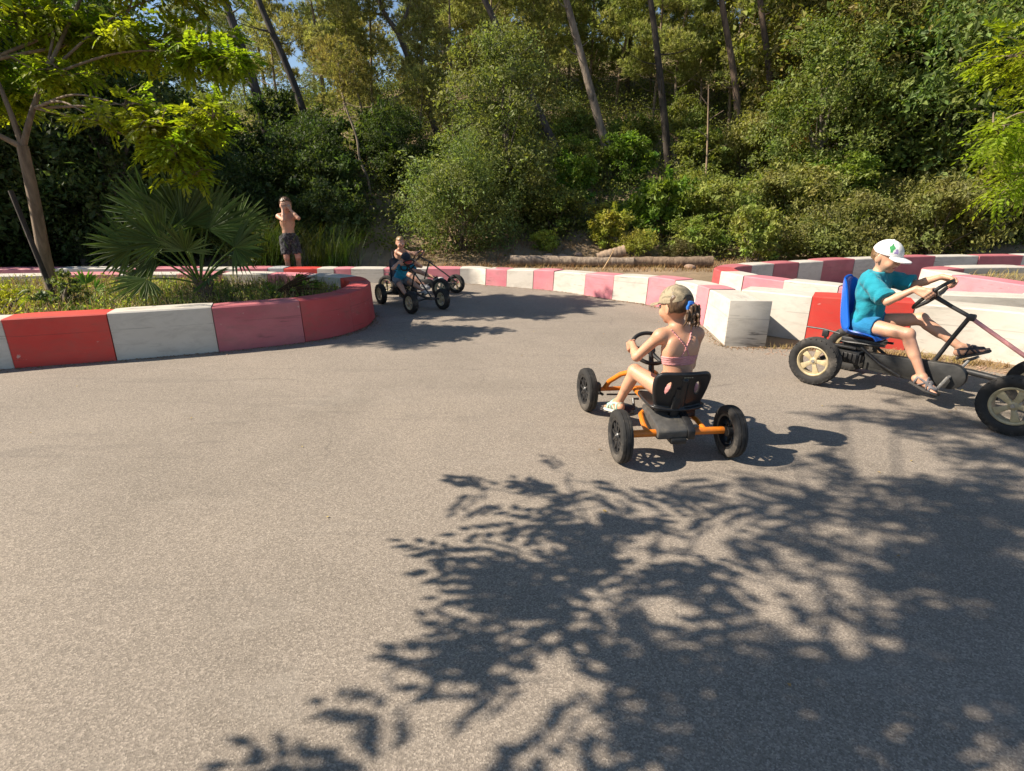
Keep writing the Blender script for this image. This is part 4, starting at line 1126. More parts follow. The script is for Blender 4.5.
def cap_print(c):
    q = c - HCb; f, l, u = q @ HFb, q @ HLb, q @ HUb
    # leafy green motif with a lilac one beside it, on the front right of the crown
    az = np.arctan2(-l, f); out = np.zeros(len(c), int)
    for (a, uu, r, m) in ((0.95, 0.068, 0.17, 1), (1.10, 0.076, 0.12, 1), (0.82, 0.076, 0.12, 1), (0.98, 0.088, 0.12, 1), (0.93, 0.054, 0.11, 1), (0.55, 0.062, 0.12, 2), (0.50, 0.050, 0.10, 2), (0.64, 0.048, 0.09, 2)):
        out[((az - a) ** 2 + ((u / s - uu) / 0.085) ** 2 < r * r)] = m
    return out
cap_mesh(J, [M_whitecap, M_green, M_lilac], ob, 0.0042, tilt=0.06, mi=cap_print)
hair_shell(J, H_LBROWN, ob, 0.0055, 0.007, -0.050, fringe=0.03)
M_strap = cloth_mat("grey_strap", (0.20, 0.19, 0.20), (0.12, 0.115, 0.12), 30); M_soled = simple("dark_sole", (0.05, 0.045, 0.042), 0.8, var=0.2, bmp=0)
M_straps2 = cloth_mat("dark_strap", (0.055, 0.05, 0.06), (0.035, 0.03, 0.04), 30)
sandal(J, -1, M_strap, M_soled, ob); sandal(J, 1, M_straps2, M_soled, ob)

# girl on the orange kart, seen from behind
s = 1.13
J = figure(s, (0.215, -0.075, 0.368), (0.08, 0.035, 0.99), (1, 0.06, 0), (0.90, 0.40, -0.13), hands=driver_hands((0.535, 0.0, 0.555), (-0.62, 0, 0.78), 0.128, R(5), R(-25), s, poles={1: (-0.1, 0.62, -0.85), -1: (0.5, 0.25, -1)}),
           feet={1: dict(A=(0.56, 0.185, 0.165), T=(0.90, 0.25, -0.15), U=(0.2, 0, 0.9), pole=(0.3, 0.10, 1)), -1: dict(A=(0.625, -0.140, 0.290), T=(0.90, -0.05, 0.30), U=(-0.3, 0, 0.9), pole=(0.2, -0.10, 1))},
           neck_f=0.018, legk=0.96, armk=0.9, headoff=(0, 0.012, 0), girl=True, twist=0.05, shrug=(0.004, 0.0))
og = body("person", J, SK_FAIR, M_lip, GK["loc"], GK["rz"], 0.004)
tag(og, "girl in a pink bikini top and khaki cap seen from behind on the orange kart", "person")
M_pinkb = cloth_mat("pink_swim_cloth", (0.66, 0.30, 0.29), (0.56, 0.23, 0.23), 30)
P, U, F2, L2 = J['P'], J['U'], J['F2'], J['L2']
lo, hi = bounds(J['torso'], 0.03)
T0 = Field(lo, hi, 0.0042).union(J['torso'], 0.0048)
Q = T0.pts() - P; uu = Q @ U; ll = Q @ L2; ff = Q @ F2
sag = 0.010 * np.cos(ll * 16)
bandd = np.abs(uu - (0.178 * s - 0.008 * np.abs(ll) * 4)) - 0.025 * s
rip = 0.0016 * np.sin(uu * 420 + ll * 60)
def strap_(l0, u0, l1, u1, wd=0.0042):
    dx, dy = l1 - l0, u1 - u0; t = np.clip(((ll - l0) * dx + (uu - u0) * dy) / (dx * dx + dy * dy), 0, 1)
    return np.hypot(ll - l0 - t * dx, uu - u0 - t * dy) - wd
top_u = 0.345 * s
straps = np.minimum(strap_(-0.022 * s, 0.185 * s, -0.060 * s, 0.345 * s), np.minimum(strap_(0.022 * s, 0.185 * s, -0.050 * s, 0.27 * s), strap_(-0.05 * s, 0.27 * s, 0.058 * s, 0.345 * s)))
straps = np.where(ff < 0.01, np.minimum(strap_(0.030 * s, 0.185 * s, -0.012 * s, 0.265 * s), np.minimum(strap_(-0.012 * s, 0.265 * s, -0.062 * s, 0.345 * s), np.minimum(strap_(-0.030 * s, 0.185 * s, -0.004 * s, 0.25 * s), strap_(-0.004 * s, 0.25 * s, 0.062 * s, 0.345 * s)))), np.minimum(strap_(-0.05 * s, 0.19 * s, -0.062 * s, 0.345 * s), strap_(0.05 * s, 0.19 * s, 0.062 * s, 0.345 * s)))
T0.D = np.maximum(T0.D + rip, np.minimum(bandd, straps)).astype(np.float32)
T0.build("bikini_top", [M_pinkb], og)
shorts(J, M_pinkb, og, 0.006, length=0.10, loose=0.006, waist=0.035, seed=2, name="bikini_bottoms")
M_khaki = cloth_mat("khaki_camouflage", (0.36, 0.29, 0.19), (0.29, 0.235, 0.15), 12, blot=((0.20, 0.165, 0.105), 17))
hair_shell(J, H_BROWN, og, 0.005, 0.009, -0.075, fringe=0.02, seed=5)
cap_mesh(J, [M_khaki], og, 0.0045, tilt=0.02, opening=True, low=0.018)
HC, HF, HL, HU = J['HC'], J['HF'], J['HL'], J['HU']
tail0 = HC - HF * 0.100 * s - HU * 0.004 * s
lo, hi = tail0 - 0.14, tail0 + 0.10
G_ = Field(lo, hi, 0.0045)
back = -HF
strands = []
g = np.random.default_rng(8)
for i in range(24):
    o = g.normal(size=3) * 0.010
    a = tail0 + o * 0.4 + back * 0.005; b = tail0 + back * 0.030 * s - V3(0, 0, 0.018) + o * 1.7; c = tail0 + back * (0.026 + 0.01 * g.random()) * s - V3(0, 0, 0.060 + 0.01 * g.random()) + o * 1.8; d = c - V3(0, 0, 0.02 + 0.035 * g.random()) - back * 0.010 + g.normal(size=3) * 0.006
    strands += [cone(a, b, 0.009, 0.0085, 0.003), cone(b, c, 0.0085, 0.0058, 0.003), cone(c, d, 0.0055, 0.0022, 0.003)]
G_.union(strands); Q = G_.pts()
G_.D += (0.0022 * np.sin(Q @ (np.cross(back, V3(0, 0, 1)) * 420) + 6 * np.sin(Q[..., 2] * 30))).astype(np.float32)
G_.build("ponytail", [H_BROWN], og)
S_ = Field(tail0 - 0.08, tail0 + 0.08, 0.0038)
ring = []
Cc = tail0 + back * 0.010 * s
for i in range(14):
    t = 2 * PI * i / 14; rr_ = 0.023 + 0.004 * math.sin(i * 2.4)
    q = Cc + HL * math.cos(t) * rr_ + HU * math.sin(t) * rr_ + back * 0.004 * math.sin(i * 1.7)
    ring.append(ell(q, (0.0125 + 0.003 * math.sin(i * 5.1),) * 3, k=0.006))
S_.union(ring)
Q = S_.pts() - Cc; th = np.arctan2(Q @ HU, Q @ HL); S_.D += (0.0018 * np.sin(th * 26)).astype(np.float32)
S_.build("scrunchie", [cloth_mat("blue_scrunchie_cloth", (0.015, 0.17, 0.62), (0.01, 0.10, 0.42), 60)], og)
M_mint = cloth_mat("mint_shoe_cloth", (0.40, 0.66, 0.52), (0.32, 0.55, 0.44), 30); M_msole = simple("pale_sole", (0.55, 0.55, 0.50), 0.7, var=0.15, bmp=0)
sandal(J, 1, M_mint, M_msole, og); sandal(J, -1, M_mint, M_msole, og)

# child in the blue shirt, bent over the wheel of the nearer far kart
def far_driver(label, K, ks, s, P, U, hf, shirt=None, cap=None, fair=False, peak=None, trunks=None, lean_hf=None, sh=None):
    H = driver_hands((0.545 * ks, 0, 0.818 * ks), (-0.768, 0, 0.64), 0.148 * ks, R(20), R(20), s, rim=0.0135 * ks)
    ft = {1: dict(A=(0.86 * ks, 0.145 * ks, 0.33 * ks), T=(0.9, 0, 0.35), U=(-0.35, 0, 0.9), pole=(0.1, 0.25, 1)), -1: dict(A=(0.70 * ks, -0.145 * ks, 0.235 * ks), T=(0.95, 0, -0.1), U=(0.1, 0, 0.95), pole=(0.1, -0.25, 1))}
    J = figure(s, P, U, (1, 0, 0), hf, hands=H, feet=ft, neck_f=0.03)
    o = body("person", J, SK_FAR, M_lip, K["loc"], K["rz"], 0.0065)
    tag(o, label, "person")
    if shirt: tshirt(J, shirt, o, 0.0075, hem=0.0, sleeve=0.6, loose=0.011, seed=12)
    shorts(J, trunks, o, 0.0075, length=0.6, loose=0.011, waist=0.06, seed=13)
    hair_shell(J, H_FAIR if fair else H_BROWN, o, 0.007, 0.012, -0.050, fringe=0.045 if fair else 0.03, seed=14)
    if cap: cap_mesh(J, [cap], o, 0.006, tilt=0.0, brim_mat=peak)
    for sd in (1, -1): shoe(J, sd, sh, M_msole, o, 0.006)
    return o
M_bshirt = cloth_mat("blue_shirt_cloth", (0.010, 0.33, 0.52), (0.008, 0.25, 0.42), 8)
M_navy = cloth_mat("navy_cloth", (0.014, 0.018, 0.035), None, 20); M_redpk = cloth_mat("red_peak", (0.45, 0.06, 0.04), None, 20)
M_grey = cloth_mat("grey_shorts_cloth", (0.16, 0.17, 0.19), None, 20); M_tan = cloth_mat("brown_shorts_cloth", (0.17, 0.13, 0.10), None, 14)
M_wshoe = cloth_mat("pale_shoe_cloth", (0.50, 0.48, 0.46), None, 20)
far_driver("child in a blue shirt and dark red-peaked cap bent over a kart wheel", K1, 0.74, 0.88, (0.10, 0, 0.37), (0.62, 0, 0.80), (0.86, -0.10, -0.42), M_bshirt, M_navy, False, M_redpk, M_grey, sh=M_wshoe)
far_driver("shirtless fair-haired child holding the wheel of the kart beside the far barrier", K2, 0.78, 0.94, (0.04, 0, 0.405), (0.10, 0, 0.99), (0.66, -0.74, -0.12), None, None, True, None, M_tan, sh=M_wshoe)

# boy standing behind the far barrier with both hands up to his face
s = 1.36
PZ = 0.795
HCz = PZ + 0.465 * s
J = figure(s, (0, 0, PZ), (-0.02, 0.03, 1), (1, 0, 0), (0.98, 0.10, -0.05),
           hands={-1: dict(W=(0.155, -0.045, HCz - 0.075), D=(-0.15, 0.10, 1), N=(-1, 0.1, 0), T=(0.1, 0.9, 0), curl=22, pole=(0.25, -0.15, -1)),
                  1: dict(W=(0.150, 0.085, HCz - 0.090), D=(-0.20, -0.30, 0.95), N=(-1, -0.2, 0), T=(0.1, -0.9, 0), curl=22, pole=(0.1, 0.75, -1))},
           feet={1: dict(A=(0.02, 0.12, 0.092), T=(1, 0.25, 0), pole=(1, 0.2, 0)), -1: dict(A=(-0.02, -0.085, 0.092), T=(1, -0.2, 0), pole=(1, -0.1, 0))})
SB = dict(loc=(-4.46, 10.98, 0.0), rz=R(-66))
o = body("person", J, SK_FAR, M_lip, SB["loc"], SB["rz"], 0.0065)
tag(o, "bare-chested boy in dark swim shorts standing behind the barrier, hands at his face", "person")
M_swim = cloth_mat("dark_patterned_swim_cloth", (0.018, 0.018, 0.026), (0.012, 0.012, 0.018), 20, blot=((0.08, 0.08, 0.085), 26))
shorts(J, M_swim, o, 0.0075, length=0.82, loose=0.016, waist=0.075, seed=21, name="swim_shorts")
hair_shell(J, H_BROWN, o, 0.007, 0.015, -0.045, fringe=0.045, seed=22)
# ------------------------------------------------------------------ plants
LEAF = leaf_mat("leaf_broad", (0.165, 0.185, 0.070), 0.42, 0.55, 0.035)
LEAFY = leaf_mat("leaf_thin", (0.20, 0.245, 0.02), 0.60, 0.5, 0.04, 0.45)
NEEDLE = leaf_mat("needle", (0.205, 0.205, 0.098), 0.50, 0.6, 0.03, 0.45, 0.3, (1.1, 1.2, 0.7))
#
PALML = leaf_mat("palm_leaf", (0.085, 0.135, 0.034), 0.30, 0.5, 0.02, 0.35, 0.3)
GRASSM = leaf_mat("grass_blade", (0.095, 0.125, 0.030), 0.35, 0.6, 0.07, 0.5)
STRAW = leaf_mat("dry_blade", (0.36, 0.27, 0.13), 0.25, 0.8, 0.03, 0.4, 0.1, (1.1, 1.0, 0.8))
DEAD = leaf_mat("dead_frond", (0.075, 0.045, 0.022), 0.1, 0.8, 0.02, 0.4, 0.1, (1, 0.9, 0.7))
BARK = bark_mat("bark", (0.055, 0.045, 0.036), (0.20, 0.165, 0.13))
BARKP = bark_mat("smooth_bark", (0.10, 0.075, 0.052), (0.25, 0.19, 0.135), 14)

def rdir(g, n):
    v = g.normal(size=(n, 3)); return v / np.linalg.norm(v, axis=1, keepdims=True)

def leaf_quads(c, d, nrm, l, w, fold=0.15):
    """diamond leaves: centre, direction, normal, length, width (arrays)"""
    n = len(c)
    d = d / np.maximum(1e-6, np.linalg.norm(d, axis=1, keepdims=True))
    s = np.cross(d, nrm); s /= np.maximum(1e-6, np.linalg.norm(s, axis=1, keepdims=True))
    nn = np.cross(s, d)
    l = np.broadcast_to(l, n)[:, None]; w = np.broadcast_to(w, n)[:, None]
    V = np.empty((n, 4, 3))
    V[:, 0] = c - d * l / 2; V[:, 2] = c + d * l / 2 - nn * l * fold * 0.6
    V[:, 1] = c + s * w / 2 + nn * w * fold - d * l * 0.06; V[:, 3] = c - s * w / 2 + nn * w * fold - d * l * 0.06
    return V.reshape(-1, 3), np.arange(n * 4).reshape(n, 4)

def merge(parts):
    Vs, Qs, o = [], [], 0
    for V, Q in parts: Vs.append(V); Qs.append(Q + o); o += len(V)
    return np.concatenate(Vs), np.concatenate(Qs)

def clumped(g, blobs, nclump, nleaf, l, w, spread, shell=0.68, droop=0.0):
    """leaves gathered in clumps near the outside of a set of ellipsoid boughs"""
    B = np.array(blobs, float); vol = (B[:, 3] * B[:, 4] * B[:, 5]) ** 0.67
    k = g.choice(len(B), nclump, p=vol / vol.sum())
    r = shell + (1.02 - shell) * g.random(nclump) ** 0.7
    u = rdir(g, nclump)
    stray = g.random(nclump) < 0.14; r = np.where(stray, r * g.uniform(1.15, 1.45, nclump), r)
    cc = B[k, :3] + u * B[k, 3:] * r[:, None]
    sz = g.uniform(0.45, 1.45, nclump) * np.where(stray, 0.6, 1.0)
    per = np.maximum(1, (nleaf / nclump * sz ** 2).astype(int))
    j = np.repeat(np.arange(nclump), per); n = len(j)
    c = cc[j] + g.normal(size=(n, 3)) * (spread * sz[j])[:, None] * np.array([1, 1, 0.75])
    out = u[j] * 0.7 + rdir(g, n); out[:, 2] -= droop
    nr = rdir(g, n) * 0.75 + u[j] * 0.6; nr[:, 2] += 0.8
    f = np.exp(g.normal(0, 0.33, n)); f2 = g.uniform(0.75, 1.3, nclump)[j]
    return leaf_quads(c, out, nr, l * f * f2, w * f * f2 * g.uniform(0.7, 1.2, n))

def needles(g, blobs, ntuft, per, l, w, shell=0.35):
    B = np.array(blobs, float); vol = (B[:, 3] * B[:, 4] * B[:, 5]) ** 0.67
    k = g.choice(len(B), ntuft, p=vol / vol.sum())
    u = rdir(g, ntuft); r = shell + (1.05 - shell) * g.random(ntuft) ** 0.6
    c = B[k, :3] + u * B[k, 3:] * r[:, None]
    ax = u * 0.6 + rdir(g, ntuft) * 0.6; ax[:, 2] += 0.55
    j = np.repeat(np.arange(ntuft), per); n = len(j)
    d = ax[j] + rdir(g, n) * 0.85
    d /= np.linalg.norm(d, axis=1, keepdims=True)
    ll = l * g.uniform(0.7, 1.2, n)
    return leaf_quads(c[j] + d * ll[:, None] * 0.5, d, rdir(g, n), ll, w * 1.75, 0.0)

def pinnate(g, base, dirs, L, npair, l, w, droop=0.25):
    """compound leaves: a stalk with pairs of leaflets"""
    n = len(base); m = npair * 2 + 1
    d = dirs / np.linalg.norm(dirs, axis=1, keepdims=True)
    up = np.tile([0, 0, 1.0], (n, 1)) + rdir(g, n) * 0.45
    s = np.cross(d, up); s /= np.linalg.norm(s, axis=1, keepdims=True); nn = np.cross(s, d)
    LL = L * g.uniform(0.7, 1.2, n)
    cs, ds, ns = [], [], []
    for i in range(m):
        if i < m - 1: t = 0.22 + 0.74 * (i // 2) / npair; sg = 1 if i % 2 else -1
        else: t = 1.0; sg = 0
        p = base + d * (LL * t)[:, None] - np.array([0, 0, 1]) * (droop * LL * t * t)[:, None]
        dd = d * (0.55 if sg else 1) + s * sg * 0.9 - np.array([0, 0, 0.25]) + rdir(g, n) * 0.18
        cs.append(p + s * sg * l * 0.5 + (d * l * 0.35 if True else 0)); ds.append(dd); ns.append(nn + rdir(g, n) * 0.3)
    c, dd, nr = np.concatenate(cs), np.concatenate(ds), np.concatenate(ns)
    k = len(c)
    return leaf_quads(c, dd, nr, l * g.uniform(0.75, 1.2, k), w * g.uniform(0.8, 1.15, k), 0.08)

def tint(o, col):
    o.color = (*col, 1)
    return o

def wood(path_list, mat, parent, name="trunk", n=9, col=(1, 1, 1)):
    m = MB()
    for path, r0, r1 in path_list:
        P = catmull(path, 5); k = len(P)
        rr = [r0 + (r1 - r0) * (i / (k - 1)) ** 0.85 for i in range(k)]
        m.tube(P, rr, n)
    return tint(m.build(name, mat, parent, 60), col)

def boughs(g, n, r, z0, z1, br, top=0.6, flat=0.75):
    out = []
    for i in range(n):
        t = (i + 0.5) / n; z = z0 + (z1 - z0) * t
        rad = r * (math.sin(PI * (0.12 + 0.80 * t)) ** 0.7) * g.uniform(0.45, 1.0); a = i * 2.4 + g.uniform(-0.5, 0.5)
        b = br * g.uniform(0.7, 1.25)
        out.append((rad * math.cos(a), rad * math.sin(a), z, b, b, b * flat))
    return out

# ---- templates (built once, then copied)
def make_oak(seed, H, Rr, nleaf, l, tr=0.14, z0=0.12, nb=16):
    g = np.random.default_rng(seed); root = empty("oak_tree")
    bl = boughs(g, nb, Rr * 0.72, H * z0, H * 0.9, Rr * 0.42)
    lim = [([(0, 0, -0.4), (0.08, 0.03, H * 0.3), (-0.05, 0.08, H * 0.62), (0.05, 0, H * 0.86)], tr, tr * 0.2)]
    for b in bl[::2]: lim.append(([(0.04, 0.02, max(0.15, b[2] * 0.45)), (b[0] * 0.5, b[1] * 0.5, b[2] * 0.78), b[:3]], tr * 0.42, tr * 0.1))
    wood(lim, BARK, root, n=7)
    V, Q = clumped(g, bl, nleaf // 62, nleaf, l, l * 0.55, Rr * 0.085)
    np_mesh("crown", V, Q, [LEAF], root)
    return root
def make_pine(seed, H, ntuft, lean=(0, 0), tr=0.16, z0=0.5, Rr=1.7, per=11, nb=15, l=0.17, bare=True, nm="pine_tree"):
    g = np.random.default_rng(seed); root = empty(nm)
    ax = lambda t: (lean[0] * t + 0.12 * math.sin(t * 5 + seed), lean[1] * t + 0.10 * math.sin(t * 4 + seed * 2), H * t)
    bl = []
    for i in range(nb):
        t = z0 + (1 - z0) * (i + 0.6) / nb; a = i * 2.4 + g.uniform(-0.6, 0.6)
        rad = Rr * (1.05 - 0.75 * (t - z0) / (1 - z0)) * g.uniform(0.35, 1.0); c = ax(t); b = g.uniform(0.38, 0.75) * Rr * 0.52
        bl.append((c[0] + rad * math.cos(a), c[1] + rad * math.sin(a), c[2] + 0.15, b * 1.25, b * 1.25, b * 0.7))
    lim = [([(0, 0, -0.5)] + [ax(t) for t in (0.2, 0.4, 0.6, 0.8, 1.0)], tr, tr * 0.22)]
    for b in bl:
        t = max(0.15, b[2] / H - 0.05); lim.append(([ax(t), ((ax(t)[0] + b[0]) / 2, (ax(t)[1] + b[1]) / 2, b[2] * 0.985), b[:3]], tr * 0.22, tr * 0.06))
    if bare:
        for i in range(6):
            t = g.uniform(0.18, z0); a = g.uniform(0, 6.28); c = ax(t); q = g.uniform(0.5, 1.3)
            lim.append(([c, (c[0] + q * 0.5 * math.cos(a), c[1] + q * 0.5 * math.sin(a), c[2] + 0.05), (c[0] + q * math.cos(a), c[1] + q * math.sin(a), c[2] + 0.25)], tr * 0.14, 0.008))
    wood(lim, BARK, root, n=8)
    V, Q = needles(g, bl, ntuft, per, l, 0.013)
    np_mesh("crown", V, Q, [NEEDLE], root)
    return root
def make_shrub(seed, H, Rr, nleaf, l, nb=9, mat=None, asp=0.55, nm="shrub"):
    g = np.random.default_rng(seed); root = empty(nm)
    bl = [(Rr * 0.62 * math.cos(i * 2.4) * math.sqrt((i + .5) / nb), Rr * 0.62 * math.sin(i * 2.4) * math.sqrt((i + .5) / nb), H * g.uniform(0.28, 0.78), Rr * g.uniform(0.3, 0.5), Rr * g.uniform(0.3, 0.5), H * g.uniform(0.2, 0.32)) for i in range(nb)]
    lim = [([(0, 0, -0.25), (b[0] * 0.35, b[1] * 0.35, b[2] * 0.45), b[:3]], 0.025, 0.006) for b in bl]
    wood(lim, BARK, root, "stem", 6)
    V, Q = clumped(g, bl, max(30, nleaf // 55), nleaf, l, l * asp, Rr * 0.075, shell=0.4)
    np_mesh("foliage", V, Q, [mat or LEAF], root)
    return root

def paint(root, col, bark=None):
    for c in root.children:
        if c.name.startswith(("crown", "foliage")): c.color = (*col, 1)
        elif bark: c.color = (*bark, 1)
def put(tmpl, used, x, y, rz, sc_, label, group, col, z=None, cat="tree", bark=None, tilt=None):
    o = tmpl if tmpl.name not in used else copy_tree(tmpl)
    used.add(tmpl.name)
    o.location = (x, y, hz(x, y) - 0.05 if z is None else z); o.rotation_euler = (0, 0, rz)
    if tilt: o.rotation_euler = (tilt[0], tilt[1], rz)
    o.scale = sc_ if hasattr(sc_, "__len__") else (sc_,) * 3
    tag(o, label, cat, group); paint(o, col, bark)
    return o
used = set()
rg = np.random.default_rng(77)
OAK = [make_oak(1, 5.2, 2.3, 24000, 0.11, nb=20), make_oak(2, 4.6, 2.5, 24000, 0.115, nb=20), make_oak(3, 6.0, 2.2, 24000, 0.105, nb=24)]
PINE = [make_pine(4, 9.5, 2800, z0=0.38, nb=19), make_pine(5, 8.5, 2600, (0.6, 0.2), z0=0.35, Rr=1.6, nb=18), make_pine(6, 10.5, 3000, (-0.5, 0.3), z0=0.40, Rr=1.9, nb=19)]
SAP = [make_pine(7, 6.0, 1900, (0.2, 0.1), 0.055, 0.25, 1.25, 10, 20, 0.15, nm="sapling"), make_pine(8, 5.0, 1700, (-0.3, 0.1), 0.05, 0.2, 1.15, 10, 18, 0.15, nm="sapling")]
SHR = [make_shrub(9, 1.5, 1.1, 8000, 0.068, 12), make_shrub(10, 1.9, 1.0, 7500, 0.085, 13), make_shrub(12, 1.2, 1.25, 8000, 0.06, 12), make_shrub(13, 1.6, 0.9, 6000, 0.10, 10)]

# ---- pines on the slope whose trunks stand out: base, where the trunk leads, girth
def lead_pine(base, top, r, H, label, col, bark, z0=0.62, ntuft=1500, Rr=1.8, seed=0, nb=11):
    f = H / (top[2] - base[2])
    t = make_pine(100 + seed, H, ntuft, ((top[0] - base[0]) * f, (top[1] - base[1]) * f), r, z0, Rr, 10, nb, 0.19)
    t.location = (base[0], base[1], hz(base[0], base[1]) - 0.1); tag(t, label, "tree", "leaning pines on the slope"); paint(t, col, bark)
    return t
PC = (1.2, 1.18, 0.9)
lead_pine((-7.78, 19.0, 2.15), (-8.75, 19.0, 7.25), 0.20, 12, "thick dark pine trunk rising beside the near leafy tree's right edge", (0.75, 0.85, 0.8), (0.5, 0.5, 0.55), seed=1)  # bark tint darkened to paint in the shade on this trunk
lead_pine((-6.59, 20.0, 2.64), (-8.0, 20.0, 7.55), 0.15, 12, "straight dark pine trunk tilted left against the patch of blue sky", PC, (0.4, 0.4, 0.42), seed=2)  # trunk's shade put into the dark bark tint
lead_pine((2.26, 20.0, 2.43), (-0.7, 20.0, 7.55), 0.15, 12, "dark pine trunk leaning steeply left above the large grey green bush", PC, (0.55, 0.55, 0.6), seed=4)
lead_pine((3.78, 20.5, 2.53), (1.7, 20.5, 7.7), 0.17, 12, "pale grey pine trunk leaning left, brightest trunk at the middle of the slope", PC, (1.5, 1.45, 1.4), seed=5)
lead_pine((5.66, 20.0, 2.3), (4.34, 20.0, 7.55), 0.15, 12, "dark pine trunk standing just right of the pale grey leaning one", (1.35, 1.2, 0.7), (0.4, 0.38, 0.36), seed=6)  # shade on the trunk painted in by the dark bark tint
lead_pine((8.3, 20.5, 2.64), (6.83, 20.5, 7.7), 0.15, 12, "brown pine trunk with bare side branches at the edge of the dark oaks", (1.4, 1.2, 0.7), (0.95, 0.8, 0.7), seed=8)
lead_pine((9.6, 21.0, 2.94), (8.4, 21.0, 7.86), 0.15, 12, "reddish brown pine trunk half hidden among the dark oaks", (0.9, 0.9, 0.6), (0.9, 0.75, 0.65), seed=9)
# forked tree against the sky
fk = empty("forked_tree", (-2.37, 21.0, hz(-2.37, 21))); tag(fk, "bare forked tree with two curved limbs against the sky", "tree")
wood([([(0, 0, -0.3), (-0.8, 0, 2.0), (-1.54, 0, 3.87)], 0.13, 0.10), ([(-1.54, 0, 3.82), (-1.95, 0, 4.4), (-2.2, 0, 5.2), (-2.3, 0.2, 6.6)], 0.09, 0.03), ([(-1.54, 0, 3.82), (-1.25, 0, 4.2), (-1.02, 0, 4.8), (-1.0, 0.1, 5.5), (-1.15, 0, 6.6)], 0.075, 0.03),
      ([(-1.85, 0, 4.3), (-2.4, 0.2, 4.4), (-3.0, 0.3, 4.3)], 0.04, 0.015)], BARK, fk, col=(0.75, 0.7, 0.68))
gf = np.random.default_rng(5)
V, Q = needles(gf, [(-2.3, 0.2, 6.9, 1.1, 1.1, 0.4), (-1.1, 0, 6.9, 1.0, 1.0, 0.4), (-3.0, 0.3, 4.4, 0.5, 0.5, 0.25)], 300, 10, 0.18, 0.013)
tint(np_mesh("crown", V, Q, [NEEDLE], fk), PC)
# slim pale dead stem, and the crooked pale stem in the dark of the wood
ds = empty("dead_sapling", (6.36, 18.5, hz(6.36, 18.5))); tag(ds, "thin pale bare dead stem standing straight on the slope", "tree")
wood([([(0, 0, -0.3), (-0.1, 0, 1.4), (-0.25, 0, 3.0), (-0.3, 0, 3.4)], 0.04, 0.012), ([(-0.2, 0, 2.4), (0.3, 0.1, 2.7)], 0.02, 0.006), ([(-0.22, 0, 2.8), (-0.7, 0, 3.3)], 0.016, 0.005), ([(-0.1, 0, 1.5), (0.5, 0, 1.7)], 0.016, 0.005), ([(-0.15, 0, 1.9), (-0.6, -0.1, 2.2)], 0.02, 0.006)], BARK, ds, col=(1.9, 1.65, 1.4))
ps = empty("thin_tree", (-4.27, 16.8, hz(-4.27, 16.8))); tag(ps, "crooked thin pale stem lit in front of the dark wood", "tree")
wood([([(0.05, 0, -0.3), (0.02, 0, 0.5), (-0.18, 0, 1.1), (-0.22, 0, 1.7), (-0.5, 0.1, 2.6), (-0.6, 0.2, 3.6)], 0.045, 0.02)], BARK, ps, col=(1.8, 1.7, 1.5))
V, Q = needles(gf, [(-0.6, 0.2, 3.7, 0.7, 0.7, 0.5), (-0.3, 0, 2.9, 0.5, 0.5, 0.3)], 420, 10, 0.14, 0.012)
tint(np_mesh("crown", V, Q, [NEEDLE], ps), (1.3, 1.1, 0.7))
# bleached fallen boughs with rust coloured dead needles
fb = empty("dead_branch", (9.2, 19.6, hz(9.2, 19.6))); tag(fb, "bleached dead bough with rust brown needles lying on the slope", "branch")
wood([([(-1.6, 0, 0.9), (-0.8, 0, 1.2), (0.1, 0, 1.05), (1.0, 0, 1.5)], 0.05, 0.015), ([(-0.8, 0, 1.2), (-0.9, 0.2, 0.6), (-1.3, 0.2, 0.1)], 0.03, 0.012), ([(0.1, 0, 1.05), (0.4, 0, 0.4), (0.3, 0, -0.2)], 0.035, 0.02), ([(-0.3, 0, 1.1), (0.0, 0, 1.7), (0.5, 0, 2.0)], 0.025, 0.008)], BARK, fb, "bough", col=(2.0, 1.8, 1.5))
V, Q = needles(gf, [(0.2, -0.1, 1.1, 0.55, 0.3, 0.16), (0.75, 0, 1.5, 0.2, 0.2, 0.35), (0.9, -0.1, 0.6, 0.45, 0.3, 0.15)], 330, 9, 0.13, 0.014)
tint(np_mesh("needles", V, Q, [NEEDLE], fb), (3.4, 1.5, 1.0))

# ---- backdrop of pines up the slope
GP = "slender pines filling the slope behind"
LP = {0: "olive green pine among many standing high on the wooded slope", 1: "yellowish green pine among many at the top of the slope", 2: "pale feathery pine in the thin wood on the left against the sky"}
for i in range(36):
    row = i % 3
    y = (30, 36, 42)[row] + rg.uniform(-1.6, 1.6)
    x = -30 + 60 * (i + 0.5) / 36 + rg.uniform(-1.2, 1.2)
    left = x < -3
    kk = 2 if left else (1 if row == 2 else 0)
    c = (1.3, 1.32, 0.95) if kk == 0 else ((1.45, 1.5, 0.95) if kk == 1 else (1.35, 1.4, 1.2))
    f = rg.uniform(0.85, 1.15)
    if left and row: y += 6
    put(PINE[i % 3], used, x, y, rg.uniform(0, 6.28), rg.uniform(0.8, 1.1) * (0.95 if left else 1), LP[kk], GP, tuple(v * f for v in c), bark=(0.8, 0.75, 0.72))
GS = "young pines with thin dry foliage on the slope"
